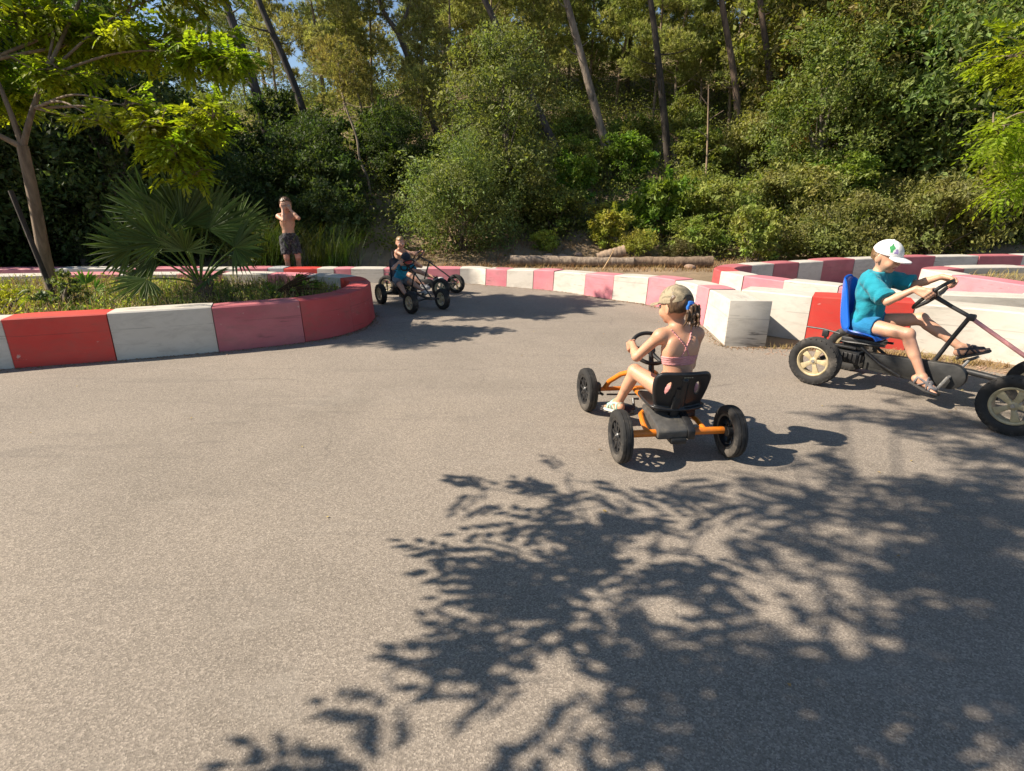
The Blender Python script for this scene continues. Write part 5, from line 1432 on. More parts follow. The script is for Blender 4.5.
for i, (x, y, s_, a) in enumerate([(-8.6, 26.5, 1.3, 0), (-5.3, 20.8, 1.05, 1), (-4.9, 21.5, 1.2, 2), (-3.2, 19.8, 1.0, 3), (-2.2, 22.5, 1.25, 4), (-10.5, 26.8, 1.3, 5), (-0.8, 24, 1.3, 1.5), (0.6, 22.6, 1.1, 2.5), (-6.8, 24.5, 1.3, 2.2)]):
    put(SAP[i % 2], used, x, y, a, s_, "thin young pine with sparse tan and olive foliage on the left slope" if x < -1.5 else "thin young pine with sparse golden olive foliage on the middle slope", GS,
        (1.6, 1.5, 1.1) if x < -1.5 else (1.5, 1.45, 0.95), bark=(1.7, 1.55, 1.35))

GM = "leafy young pines crowding the middle slope"
for i in range(22):
    x = -4 + 20 * (i + 0.5) / 22 + rg.uniform(-0.4, 0.4); y = 30.5 - 0.5 * (x + 4) + rg.uniform(-0.9, 0.9) + (3.5 if i % 4 == 3 else 0)
    f = rg.uniform(0.85, 1.2); put(SAP[i % 2], used, x, y, rg.uniform(0, 6.28), rg.uniform(1.2, 1.6), "young pine with soft golden green foliage crowding the middle slope behind the trunks", GM, (1.45 * f, 1.5 * f, 1.0 * f), bark=(1.6, 1.45, 1.25))
g = np.random.default_rng(33)      # the far edge of the wood, one mass
n = 3000; fx = g.uniform(-4, 34, n); fy = 42 + 8 * g.random(n); fz = hill(fx, fy) + 7.5 * g.random(n)
V, Q = needles(g, np.stack([fx, fy, fz, 0 * fx + .8, 0 * fx + .8, 0 * fx + .6], 1), 9000, 10, 0.32, 0.028, 0.1)
tag(tint(np_mesh("far_wood", V, Q, [NEEDLE]), (1.55, 1.5, 0.8)), kind="stuff")

# ---- evergreen oaks: dark wood on the left, dull olive wall of trees on the right
SHADE_TINT = (0.42, 0.55, 0.45)  # leaf tint darkened: the left wood's shade is put into the colour
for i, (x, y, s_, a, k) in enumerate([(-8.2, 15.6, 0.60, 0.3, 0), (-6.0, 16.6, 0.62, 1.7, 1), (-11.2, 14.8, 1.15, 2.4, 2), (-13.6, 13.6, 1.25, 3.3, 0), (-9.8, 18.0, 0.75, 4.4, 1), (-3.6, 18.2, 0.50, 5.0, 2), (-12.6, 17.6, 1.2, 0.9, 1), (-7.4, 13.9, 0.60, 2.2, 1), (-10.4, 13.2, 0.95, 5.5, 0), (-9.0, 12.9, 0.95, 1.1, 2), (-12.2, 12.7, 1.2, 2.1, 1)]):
    put(OAK[k], used, x, y, a, (s_, s_, s_ * rg.uniform(0.85, 1.05)), "dark evergreen oak in the deep shade of the left wood behind the standing boy", "shaded evergreen oaks on the left", SHADE_TINT)
for i, (x, y, s_, a, k) in enumerate([(-17.0, 13.2, 1.65, 1.0, 2), (-18.5, 14.5, 1.8, 2.0, 0), (-16.5, 18.5, 1.7, 3.0, 1), (-22, 14.5, 1.8, 4.0, 2), (-20, 19, 1.9, 5.0, 0)]):
    put(OAK[k], used, x, y, a, s_, "tall dense oak crowding the left end of the wood", "tall oaks at the left end", (0.6, 0.75, 0.5))
OL = (1.15, 1.05, 0.85)
lab = ["broad dull olive oak in the dark wall of trees on the right", "tall dark oak crown at the top right under the sky"]
for i, (x, y, s_, a, k) in enumerate([(10.6, 19.4, 1.25, 0.2, 0), (12.8, 17.2, 1.2, 1.3, 1), (15.3, 18.6, 1.4, 2.2, 2), (14.0, 21.5, 1.5, 3.1, 0), (17.6, 16.2, 1.35, 4.2, 1), (18.6, 20.0, 1.6, 5.1, 2), (11.6, 22.4, 1.45, 0.7, 1), (16.2, 24, 1.7, 1.9, 0), (20.5, 24, 1.8, 2.9, 1), (21.5, 17.5, 1.6, 3.7, 0), (9.2, 17.4, 0.85, 5.6, 2), (14.8, 15.2, 0.95, 4.6, 2), (24, 21, 1.8, 0.1, 2), (13.2, 26, 1.6, 2.6, 1)]):
    put(OAK[k], used, x, y, a, s_, lab[1] if y > 21 else lab[0], "olive oaks on the right", tuple(v * rg.uniform(0.85, 1.15) for v in OL))

# ---- the big pale bush by the bend and the tree growing through it
mb = make_shrub(31, 2.9, 1.8, 30000, 0.065, 22, asp=0.42, nm="mastic_bush")
mb.location = (-1.35, 14.5, 0.1); tag(mb, "large rounded grey green bush behind the far karts", "bush"); paint(mb, (1.15, 1.25, 1.1))
mt = make_oak(32, 5.0, 1.75, 26000, 0.082, 0.09, 0.15, 20); mt.name = "olive_tree"
mt.location = (-0.2, 16.3, hz(-0.2, 16.3) - 0.1); tag(mt, "pale grey green tree rising behind the large rounded bush", "tree"); paint(mt, (1.15, 1.15, 1.0))
# ---- shrubs on the bank, front rows one by one
GB = "shrubs on the bank"
rows = [(13.9, 1.5), (15.2, 1.6), (16.9, 1.8), (18.8, 2.0), (20.9, 2.2), (23.0, 2.4)]
LBL = {"l": "dark shrub in the shade along the foot of the left wood", "m": "bright green shrub on the sunny middle of the bank above the logs", "y": "yellowish dry looking shrub low on the sunny bank above the logs", "r": "dull olive shrub in the thicket behind the right hand barriers", "g": "vivid green shrub among the duller bushes of the bank"}
for ri, (y0, st) in enumerate(rows):
    n = int((1.9 * y0 + 2) / st)
    for i in range(n):
        x = -0.95 * y0 - 1 + (i + 0.5) * st + rg.uniform(-0.45, 0.45); y = y0 + rg.uniform(-0.8, 0.8) * (1 if ri else 0.5)
        if ri == 0 and -0.2 < x < 5.0:
            if x > 1.0: continue
            y += 1.0
        if -3.3 < x < 0.8 and ri < 2: continue
        if ri > 3 and (x < -1.5 or x > 13): continue
        if x < -3: kd, c = "l", (0.45, 0.58, 0.46)  # shade at the foot of the left wood painted into the leaf tint
        elif x < 7.5:
            kd = ("y", "m", "y", "m", "m") [int(rg.integers(0, 5))] if ri == 0 else ("y", "m", "y", "g", "m")[int(rg.integers(0, 5))] if ri < 2 else ("m", "g", "m")[int(rg.integers(0, 3))]
            c = {"y": (2.1, 1.75, 0.9), "m": (1.25, 1.3, 0.8), "g": (1.1, 1.5, 0.6)}[kd]
        else:
            kd = "r" if (rg.random() < 0.85 or ri == 0) else "g"; c = (1.35, 1.25, 0.95) if kd == "r" else (1.2, 1.45, 0.65)
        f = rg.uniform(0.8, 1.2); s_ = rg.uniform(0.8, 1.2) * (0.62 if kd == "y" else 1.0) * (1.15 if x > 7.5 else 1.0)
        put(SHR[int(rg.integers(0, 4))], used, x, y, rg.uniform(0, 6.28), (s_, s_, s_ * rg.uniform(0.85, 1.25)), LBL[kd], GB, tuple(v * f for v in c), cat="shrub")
for x, y, s_, c in [(0.9, 14.6, 0.42, (1.9, 2.0, 0.9)), (3.2, 14.5, 0.62, (2.0, 1.8, 0.9)), (4.3, 14.2, 0.42, (0.9, 0.75, 0.75)), (2.6, 14.8, 0.7, (2.1, 1.9, 0.9)), (4.9, 14.6, 0.75, (1.4, 1.6, 0.9))]:
    put(SHR[int(rg.integers(0, 4))], used, x, y, rg.uniform(0, 6), s_, "small low shrub at the foot of the bank just above the logs", "low shrubs by the logs", c, cat="shrub")

# ---- undergrowth and dry litter, uncountable
g = np.random.default_rng(21)
n = 16000
cx = g.uniform(-24, 26, n); cy = 14.0 + 27 * g.random(n) ** 1.05
keep = ~((cx > -0.5) & (cx < 4.6) & (cy < 15.2)); cx, cy = cx[keep], cy[keep]; n = len(cx)
sz = g.uniform(0.14, 0.5, n) * (0.75 + 0.03 * (cy - 14)); per = 30; j = np.repeat(np.arange(n), per)
c = np.stack([cx[j], cy[j], hill(cx, cy)[j] + sz[j] * 0.9], 1) + g.normal(size=(n * per, 3)) * sz[j][:, None] * np.array([1, 1, 0.8])
V, Q = leaf_quads(c, rdir(g, n * per) + [0, 0, 0.3], rdir(g, n * per) + [0, 0, 0.8], 0.10 * g.uniform(0.6, 1.3, n * per), 0.055)
tag(tint(np_mesh("undergrowth", V, Q, [LEAF]), (1.15, 1.15, 0.9)), kind="stuff")

def blades(g, x, y, z, h, w, mat, name, lean=0.5, col=(1, 1, 1), kind="stuff", parent=None):
    n = len(x); a = g.uniform(0, 6.28, n); d = np.stack([np.cos(a), np.sin(a), np.zeros(n)], 1); s = np.stack([-np.sin(a), np.cos(a), np.zeros(n)], 1)
    b = np.stack([x, y, z], 1); h = h * g.uniform(0.5, 1.3, n); ln = lean * g.uniform(0.2, 1.2, n)
    m = b + d * (h * ln * 0.35)[:, None] + np.stack([0 * h, 0 * h, h * 0.6], 1); t = b + d * (h * ln)[:, None] + np.stack([0 * h, 0 * h, h], 1)
    V = np.stack([b - s * w, b + s * w, m + s * w * 0.8, m - s * w * 0.8, t + s * w * 0.15, t - s * w * 0.15], 1).reshape(-1, 3)
    i = np.arange(n)[:, None] * 6
    Q = np.concatenate([i + [0, 1, 2, 3], i + [3, 2, 4, 5]])
    o = np_mesh(name, V, Q, [mat], parent); tint(o, col)
    if kind: tag(o, kind=kind)
    return o
def spread_in(g, n, poly):
    P = np.array(poly); out = []
    lo, hi = P.min(0), P.max(0)
    while len(out) < n:
        q = g.uniform(lo, hi); c = False; j = len(P) - 1
        for i in range(len(P)):
            if (P[i][1] > q[1]) != (P[j][1] > q[1]) and q[0] < (P[j][0] - P[i][0]) * (q[1] - P[i][1]) / (P[j][1] - P[i][1]) + P[i][0]: c = not c
            j = i
        if c: out.append(q)
    return np.array(out)
bed = [(-8.5, 3.6), (-4.9, 5.1), (-3.9, 5.42), (-3.1, 5.74), (-2.5, 6.15), (-2.28, 6.5), (-2.3, 7.1), (-2.6, 7.5), (-3.4, 7.8), (-4.6, 7.9), (-7, 7.8), (-9, 7.3)]
q = spread_in(g, 5200, bed); blades(g, q[:, 0], q[:, 1], 0.34 + 0 * q[:, 0], 0.17, 0.0035, STRAW, "dry_grass", 0.9)
q = spread_in(g, 3400, bed); blades(g, q[:, 0], q[:, 1], 0.34 + 0 * q[:, 0], 0.16, 0.005, GRASSM, "green_grass", 0.7, (1.6, 1.5, 1.2))
q = spread_in(g, 520, bed); per = 16; j = np.repeat(np.arange(len(q)), per); m = len(j)
c = np.stack([q[j, 0], q[j, 1], 0.40 + 0 * q[j, 0]], 1) + g.normal(size=(m, 3)) * [0.06, 0.06, 0.05]
V, Q = leaf_quads(c, rdir(g, m), rdir(g, m) + [0, 0, 1], 0.045, 0.024); tag(tint(np_mesh("weeds", V, Q, [LEAF]), (2.2, 2.0, 1.2)), kind="stuff")
q = spread_in(g, 5000, [(-3.0, 12.2), (7, 11.9), (7, 14.6), (0, 15.4), (-3, 14.5)]); blades(g, q[:, 0], q[:, 1], hill(q[:, 0], q[:, 1]), 0.10, 0.006, STRAW, "dry_grass", 1.6, (0.85, 0.75, 0.7))
q = spread_in(g, 900, [(2.7, 5.5), (3.3, 5.62), (3.8, 5.42), (4.2, 5.25), (4.8, 4.85), (4.6, 4.75), (4.0, 5.12), (3.3, 5.4)]); blades(g, q[:, 0], q[:, 1], 0 * q[:, 0], 0.055, 0.003, STRAW, "dry_grass", 1.6, (0.9, 0.85, 0.8))
q = spread_in(g, 1500, [(6.9, 6.9), (7.8, 6.4), (10, 6.0), (11.5, 8.2), (8.2, 8.6), (7.0, 8.4)]); blades(g, q[:, 0], q[:, 1], 0.40 + 0 * q[:, 0], 0.09, 0.004, STRAW, "dry_grass", 1.4, (0.9, 0.85, 0.7))
# ------------------------------------------------------------------ trees near the camera
def compound_tree(name, label, loc, limbs, sprays, col, L, npair, l, w, seed, bark, mat=None, trunk_mat=None, droop=0.25, twigs=True):
    """sprays: (centre, radii, number of leaves, number of twigs)"""
    g = np.random.default_rng(seed); root = empty(name, loc); tag(root, label, "tree")
    tw = []; parts = []
    for (c, r, nl, ntw) in sprays:
        c = np.array(c, float); r = np.array(r, float)
        # twigs inside each spray carry the leaves
        starts = c + rdir(g, ntw) * r * 0.25; dirs = rdir(g, ntw); dirs[:, 2] *= 0.45; dirs /= np.linalg.norm(dirs, axis=1, keepdims=True)
        ends = starts + dirs * r * g.uniform(0.65, 1.05, ntw)[:, None]
        k = g.integers(0, ntw, nl); t = g.random(nl) ** 0.65
        base = starts[k] + (ends[k] - starts[k]) * t[:, None] + g.normal(size=(nl, 3)) * 0.03
        dd = dirs[k] * 0.6 + rdir(g, nl) * 0.8; dd[:, 2] = dd[:, 2] * 0.7 - 0.12
        parts.append(pinnate(g, base, dd, L, npair, l, w, droop))
        for a, b in zip(starts, ends): tw.append(([tuple(c * 0.7 + a * 0.3), tuple((a + b) / 2 + [0, 0, 0.03]), tuple(b)], 0.007, 0.002))
    wood(limbs + tw, trunk_mat or BARKP, root, n=8, col=bark)
    V, Q = merge(parts)
    tint(np_mesh("crown", V, Q, [mat or LEAFY], root), col)
    return root

# leafy tree in the planted bed, top left; coordinates relative to its foot
base = (-5.75, 6.65, 0.30)
def rel(*p): return tuple(p[i] - base[i] for i in range(3))
def far(x, z, y): f = y / 6.6; return (x * f, y, 1.5 + (z - 1.5) * f)
sp = []; limbs = [([rel(-5.75, 6.65, 0.2), rel(-5.72, 6.65, 0.9), rel(-5.66, 6.65, 1.5), rel(-5.62, 6.65, 2.1)], 0.072, 0.056)]
fork = rel(-5.62, 6.65, 2.08)
HIGH = [(-6.9, 8.2, 4.8), (-5.8, 8.3, 4.8), (-4.7, 8.2, 4.7), (-6.3, 7.9, 4.9), (-5.2, 7.95, 4.8), (-7.9, 5.75, 4.2), (-7.0, 5.9, 4.2), (-6.3, 5.95, 4.15)]
for c in HIGH: sp.append((rel(*c), (0.62, 0.5, 0.4), 170, 22)); limbs.append(([rel(-5.95, 6.9, 3.0), tuple(v * 0.75 for v in rel(*c)), rel(*c)], 0.02, 0.006))
limbs += [([fork, rel(-5.45, 6.70, 2.45), rel(-5.35, 6.9, 2.85), rel(-5.2, 7.3, 3.5), rel(-4.9, 7.6, 4.2)], 0.036, 0.013), ([fork, rel(-5.70, 6.7, 2.5), rel(-5.95, 6.9, 3.0), rel(-6.5, 7.3, 3.9)], 0.034, 0.013), ([fork, rel(-5.9, 6.5, 2.3), rel(-6.5, 6.3, 2.8)], 0.036, 0.014)]
for (x, z, y, r, n_, t_) in [(-5.2, 3.3, 7.4, 0.65, 200, 30), (-4.6, 3.2, 7.7, 0.62, 190, 28), (-3.95, 3.1, 7.5, 0.58, 160, 24), (-3.35, 3.02, 7.3, 0.42, 110, 16), (-3.05, 2.95, 7.1, 0.26, 50, 8), (-5.9, 3.0, 7.2, 0.6, 170, 24), (-6.3, 2.6, 6.8, 0.5, 120, 18),
                             (-4.4, 3.9, 8.0, 0.85, 200, 28), (-5.4, 4.0, 7.9, 0.85, 200, 28), (-3.5, 3.6, 7.8, 0.7, 140, 20), (-6.4, 3.8, 7.3, 0.8, 160, 24), (-4.9, 2.8, 7.0, 0.35, 80, 12), (-5.6, 2.6, 7.3, 0.3, 60, 9),
                             (-4.30, 2.50, 6.2, 0.34, 70, 12), (-3.95, 2.32, 6.0, 0.34, 80, 13), (-3.55, 2.22, 6.15, 0.30, 66, 11), (-3.85, 2.02, 5.9, 0.28, 56, 10), (-3.70, 1.80, 6.0, 0.22, 36, 7), (-3.35, 2.38, 6.2, 0.2, 30, 6), (-4.65, 2.35, 6.1, 0.16, 18, 4)]:
    c = rel(*far(x, z, y)); sp.append((c, (r, r * 0.95, r * 0.78), int(n_ * (1.7 if y > 6.6 else 1.25)), int(t_ * 1.5)))
    if len(sp) % 2: continue
    st_ = rel(-5.35, 6.9, 2.85) if y > 6.6 else rel(-5.42, 6.72, 2.5)
    limbs.append(([st_, tuple((st_[i] + c[i]) / 2 + (0, 0, 0.12)[i] for i in range(3)), c], 0.017, 0.005))
compound_tree("leafy_tree", "young leafy tree with a slim brown forked trunk in the planted bed", base, limbs, sp, (1.2, 1.2, 1.0), 0.18, 5, 0.074, 0.038, 41, (1.0, 0.95, 0.9))
# its dark stake
stk = MB().tube([(0, 0, -0.15), (-0.33, 0.18, 1.25)], [0.028, 0.026], 8); so_ = stk.build("tree_stake", BARK, loc=(-5.38, 6.25, 0.36)); tint(so_, (0.32, 0.3, 0.3))
tag(so_, "dark wooden stake leaning against the young leafy tree's trunk", "stake")

# tree just left of the view whose broken shade lies across the asphalt
sb = (-3.7, -1.3, 0.0)
SH = []
def shade(xs, ys, z, r, n, t, rz=0.35):
    if xs < 0.7: z = z * 0.8
    SH.append(((xs + float(np.interp(xs, [-0.2, 0.5, 1.5], [0.06, 0.14, 0.22])) - 1.19 * z - sb[0], ys - 0.046 * z - sb[1], z), (r, r * 0.9, rz), int(n * (0.80 if xs < 1.3 else 0.92)), max(2, int(t * 0.75))))
for a in [(0.12, 1.95, 2.9, 0.18, 9, 3), (-0.05, 2.5, 3.0, 0.16, 7, 3), (0.2, 2.68, 3.1, 0.14, 5, 3), (0.95, 2.75, 3.4, 0.16, 6, 3), (1.5, 2.85, 3.7, 0.18, 7, 3), (-0.48, 1.36, 2.7, 0.14, 7, 2), (2.3, 3.75, 4.6, 0.2, 8, 3), (3.2, 3.95, 4.9, 0.22, 9, 3), (1.7, 1.75, 3.8, 0.5, 52, 8), (1.3, 1.32, 3.5, 0.4, 36, 7), (1.95, 1.35, 3.9, 0.45, 46, 7), (2.2, 1.7, 4.0, 0.5, 56, 8), (1.6, 1.05, 3.6, 0.5, 56, 8), (2.5, 2.35, 4.2, 0.5, 50, 8), (3.0, 2.9, 4.5, 0.5, 46, 8), (-0.42, 1.0, 2.6, 0.24, 20, 4), (-0.1, 1.06, 2.7, 0.28, 24, 5), (-0.12, 1.32, 2.7, 0.2, 14, 4), (0.22, 1.12, 2.8, 0.42, 50, 7), (-0.12, 1.55, 2.7, 0.22, 18, 4), (0.32, 1.72, 2.9, 0.38, 40, 6), (0.22, 2.18, 3.0, 0.32, 30, 6), (0.62, 1.95, 3.0, 0.48, 56, 10), (0.35, 2.42, 3.1, 0.26, 16, 5), (0.75, 1.45, 3.1, 0.5, 60, 10), (0.6, 1.05, 3.0, 0.5, 60, 10), 
          (1.25, 1.1, 3.4, 0.5, 40, 9), (1.25, 1.75, 3.5, 0.35, 14, 5), (1.55, 2.15, 3.6, 0.5, 52, 9), (1.75, 1.45, 3.7, 0.55, 64, 11), (1.75, 2.5, 3.9, 0.4, 34, 7), (2.25, 2.1, 4.0, 0.6, 84, 12), (2.2, 1.2, 4.0, 0.6, 84, 12), (2.85, 3.25, 4.3, 0.42, 38, 8), (2.8, 2.6, 4.3, 0.6, 80, 12), (3.0, 3.55, 4.6, 0.45, 34, 8), (3.4, 3.1, 4.6, 0.6, 62, 11), (3.9, 3.6, 4.9, 0.55, 42, 9), (3.2, 1.9, 4.6, 0.7, 96, 13), (2.9, 1.3, 4.4, 0.7, 90, 12), (3.9, 2.6, 5.0, 0.7, 90, 12), (4.4, 3.1, 5.2, 0.7, 76, 11), (2.6, 3.65, 4.5, 0.3, 14, 5), (4.7, 3.95, 5.4, 0.6, 40, 8), (4.2, 1.8, 5.2, 0.8, 90, 12)]: shade(*a)
lm = [([(0, 0, -0.2), (0.02, 0.05, 1.6), (-0.05, 0.15, 3.1)], 0.14, 0.10)]
for c, r, n_, t_ in SH[::2]: lm.append(([(-0.05, 0.15, 3.05), (c[0] * 0.4, c[1] * 0.5, 3.2 + max(0, c[2] - 3.0) * 0.4), c], 0.017, 0.006))
compound_tree("shade_tree", "tall feathery leaved tree beside the track whose shadow dapples the foreground", sb, lm, SH, (0.9, 1.0, 1.0), 0.20, 4, 0.078, 0.046, 43, (1, 1, 1))

# bright green branches entering at the right edge
rb = (5.3, 4.2, 0.0)
lm = [([(0, 0, -0.2), (-0.05, 0, 1.2), (-0.2, 0, 2.2), (-0.1, 0, 3.4)], 0.10, 0.05)]
sp = []
for (x, y, z, r, n_, t_) in [(3.45, 4.0, 2.40, 0.26, 34, 7), (3.75, 4.0, 2.55, 0.32, 46, 8), (3.30, 4.0, 1.98, 0.26, 34, 7), (3.62, 4.05, 2.10, 0.30, 44, 8), (3.95, 4.0, 2.2, 0.3, 40, 8), (3.66, 4.0, 1.64, 0.24, 30, 6), (3.95, 4.1, 1.78, 0.3, 40, 8), (4.3, 4.1, 2.4, 0.5, 80, 12), (4.4, 4.1, 1.9, 0.4, 50, 9), (4.5, 4.2, 3.1, 0.7, 90, 12), (5.2, 4.2, 3.4, 0.8, 110, 14), (5.4, 4.2, 2.5, 0.7, 80, 10), (5.9, 4.3, 3.0, 0.7, 90, 11)]:
    c = (x - rb[0], y - rb[1], z); sp.append((c, (r * 1.1, r * 1.1, r * 0.5), int(n_ * 2.2), t_))
    lm.append(([(-0.15, 0, min(3.2, z * 0.85)), (c[0] * 0.55, c[1] * 0.5, z + 0.08), c], 0.016, 0.005))
compound_tree("feathery_tree", "bright yellow green feathery tree reaching in at the right edge", rb, lm, sp, (1.15, 1.25, 1.0), 0.20, 6, 0.050, 0.021, 44, (1, 1, 1), droop=0.35)

# ------------------------------------------------------------------ fan palm
pl = empty("fan_palm", (-3.72, 6.32, 0.31)); pl.scale = (1.1,) * 3; tag(pl, "fan palm with stiff dark green pleated leaves in the planted bed", "palm")
pt = MB()
pt.tube([(0.10, 0, -0.1), (0.07, 0, 0.12), (0.03, 0, 0.26)], [0.075, 0.07, 0.05], 10)
gp_ = np.random.default_rng(3)
for i in range(26):
    a = i * 2.4; z = 0.02 + 0.010 * i
    pt.tube([(0.07 + 0.055 * math.cos(a), 0.055 * math.sin(a), z), (0.06 + 0.10 * math.cos(a), 0.10 * math.sin(a), z + 0.07)], [0.018, 0.006], 5)
tint(pt.build("trunk", BARK, pl), (0.8, 0.7, 0.6))
def frond(parent, hub, d, nrm, Rr, spread, nseg=26, stalk0=(0.03, 0, 0.24), mat=PALML, col=(1, 1, 1), g=gp_):
    """hub: where the fan opens; d: its axis; nrm: normal of the blade"""
    root = empty("leaf", (0, 0, 0), 0, parent)
    hub = np.array(hub, float); d = unit(d); nrm = unit(perp(np.array(nrm, float), d)); s = np.cross(d, nrm)
    st = MB().tube(catmull([stalk0, tuple((np.array(stalk0) + hub) / 2 + [0, 0, 0.03]), tuple(hub)], 5), [0.012, 0.011, 0.010, 0.010, 0.009, 0.009, 0.008, 0.008, 0.008, 0.007, 0.007], 6)
    tint(st.build("stalk", PALML, root), (1.6, 1.5, 1.0))
    V, Q = [], []
    for i in range(nseg):
        a = R(spread) * (-0.5 + (i + 0.5) / nseg); da = R(spread) / nseg * 0.52
        ln = Rr * (0.80 + 0.20 * math.cos(a * 0.9)) * g.uniform(0.90, 1.06)
        def ray_(ang): return d * math.cos(ang) + s * math.sin(ang)
        e = ray_(a); join = 0.55 * ln
        tw = g.uniform(-0.03, 0.03); dr = g.uniform(0.02, 0.10)
        rows = []
        for t, wf in ((0.03, 1.0), (0.22, 1.0), (0.42, 1.0), (0.62, 0.66), (0.82, 0.36), (1.0, 0.03)):
            r_ = ln * t; wd = 1.55 * math.sin(da) * min(r_, join) * (wf if t > 0.42 else 1.0) * (1.0 if t > .42 else 1.02)
            side = np.cross(e, nrm)
            c = hub + e * r_ - nrm * 0.25 * (r_ ** 2) * 0.5 - np.array([0, 0, 1.0]) * dr * max(0, t - 0.4) ** 2 * ln * 2.2 + side * tw * t
            fold = wd * 0.75
            rows.append((c - side * wd + nrm * fold * 0.0, c - nrm * fold, c + side * wd))
        b0 = len(V)
        for r3 in rows: V += [x for x in r3]
        for k in range(len(rows) - 1):
            for m in (0, 1): Q.append((b0 + k * 3 + m, b0 + k * 3 + m + 1, b0 + k * 3 + 3 + m + 1, b0 + k * 3 + 3 + m))
    tint(np_mesh("fan", np.array(V), np.array(Q), [mat], root, smooth=False), col)
    return root
for hub, d, nr, Rr, sp_ in [((-0.05, 0.02, 0.84), (-0.25, 0.1, 1), (0.15, -1, 0.15), 0.66, 200), ((-0.12, 0.10, 0.80), (-0.75, 0.2, 0.75), (0.1, -1, 0.3), 0.62, 180), ((0.18, 0.06, 0.80), (0.45, 0.15, 0.9), (-0.1, -1, 0.2), 0.58, 190), ((-0.48, -0.08, 0.30), (-0.75, -0.3, -0.10), (0.1, -0.75, 0.75), 0.40, 260),
                             ((-0.42, 0.10, 0.58), (-0.9, 0.1, 0.25), (0.0, -0.8, 0.6), 0.50, 210), ((0.47, -0.02, 0.62), (0.7, -0.15, 0.35), (-0.2, -0.9, 0.45), 0.42, 250), ((0.36, 0.22, 0.78), (0.6, 0.4, 0.75), (-0.3, -1, 0.2), 0.48, 180), ((0.02, 0.25, 0.82), (-0.1, 0.7, 0.8), (0.2, -0.7, 0.7), 0.55, 200), ((-0.25, 0.28, 0.72), (-0.6, 0.6, 0.6), (0.3, -0.7, 0.6), 0.52, 200),
                             ((-0.62, 0.0, 0.62), (-0.8, -0.1, 0.45), (0.1, -0.95, 0.3), 0.46, 200), ((-0.35, 0.05, 0.92), (-0.55, 0, 0.8), (0.1, -1, 0.1), 0.55, 190), ((0.06, -0.20, 0.60), (0.1, -0.5, 0.75), (0, -0.9, -0.5), 0.36, 190), ((-0.22, -0.12, 0.68), (-0.5, -0.35, 0.75), (0.2, -0.95, 0.1), 0.46, 200), ((0.22, -0.16, 0.32), (0.6, -0.5, 0.15), (-0.1, -0.5, 0.85), 0.28, 220), ((0.28, 0.3, 0.5), (0.7, 0.6, 0.3), (-0.3, -0.4, 0.9), 0.42, 220)]:
    f = gp_.uniform(0.8, 1.25); frond(pl, hub, d, nr, Rr, sp_, col=(f, f, f))
# seedling fan palm by the trunk
yp = empty("young_palm", (-5.15, 6.45, 0.33)); tag(yp, "tiny bright green palm seedling between the leafy tree and the fan palm", "palm")
for hub, d, nr, Rr in [((0.0, 0, 0.22), (-0.1, 0, 1), (0.1, -1, 0.2), 0.20), ((0.10, 0, 0.16), (0.8, 0, 0.5), (0, -1, 0.5), 0.16), ((-0.08, 0, 0.13), (-0.8, -0.1, 0.5), (0, -1, 0.5), 0.15)]:
    frond(yp, hub, d, nr, Rr, 150, 10, (0, 0, 0), col=(2.6, 3.0, 1.6))
# dry brown frond lying across the bed towards the nose
df = empty("dead_palm_leaf", (-3.15, 6.35, 0.42)); tag(df, "dry dark brown palm leaf lying across the bed by the barrier nose", "palm leaf")
frond(df, (0.28, 0.12, 0.05), (1, 0.25, 0.10), (0.0, -0.75, 0.65), 0.55, 62, 16, (-0.28, 0.0, 0.04), DEAD)
# bed shrubs
BS = make_shrub(51, 0.32, 0.26, 900, 0.035, 7, nm="bed_shrub")
for i, (x, y, s_, c, lb_) in enumerate([(-5.05, 5.95, 1.35, (0.75, 0.85, 0.7), "dark small leaved shrub below the leaning stake"), (-5.45, 5.7, 1.0, (2.6, 2.4, 0.7), "low yellow green plant left of the dark small shrub"), (-2.62, 6.72, 0.95, (1.2, 1.6, 0.8), "dark green low shrub inside the rounded nose of the barrier"),
                                      (-2.95, 6.5, 0.75, (1.0, 1.3, 0.8), "small dark shrub just left of the shrub in the barrier nose"), (-3.35, 6.2, 0.6, (0.9, 0.9, 0.8), "little dark tuft at the right foot of the fan palm"), (-6.1, 5.6, 1.1, (1.6, 1.7, 1.0), "grey green weed bush at the far left of the bed"), (-6.6, 6.4, 1.3, (1.5, 1.7, 1.0), "tall weed bush behind the leafy tree at the left")]):
    put(BS, used, x, y, i * 1.3, s_, lb_, None, c, z=0.33, cat="shrub")
# tall grass behind the outer barrier beside the standing boy
for nm_lab, x, y, h_, n_ in (("wispy clump of tall green grass left of the standing boy", -5.15, 11.3, 1.0, 900), ("wispy clump of tall grey green grass right of the standing boy", -3.9, 11.7, 0.85, 700)):
    g = np.random.default_rng(int(n_)); xx = g.normal(0, 0.28, n_); yy = g.normal(0, 0.22, n_)
    o = blades(g, xx, yy, 0 * xx, h_, 0.005, GRASSM, "tall_grass", 0.9, (0.6, 0.68, 0.5), None); o.location = (x, y, 0); tag(o, nm_lab, "grass clump")

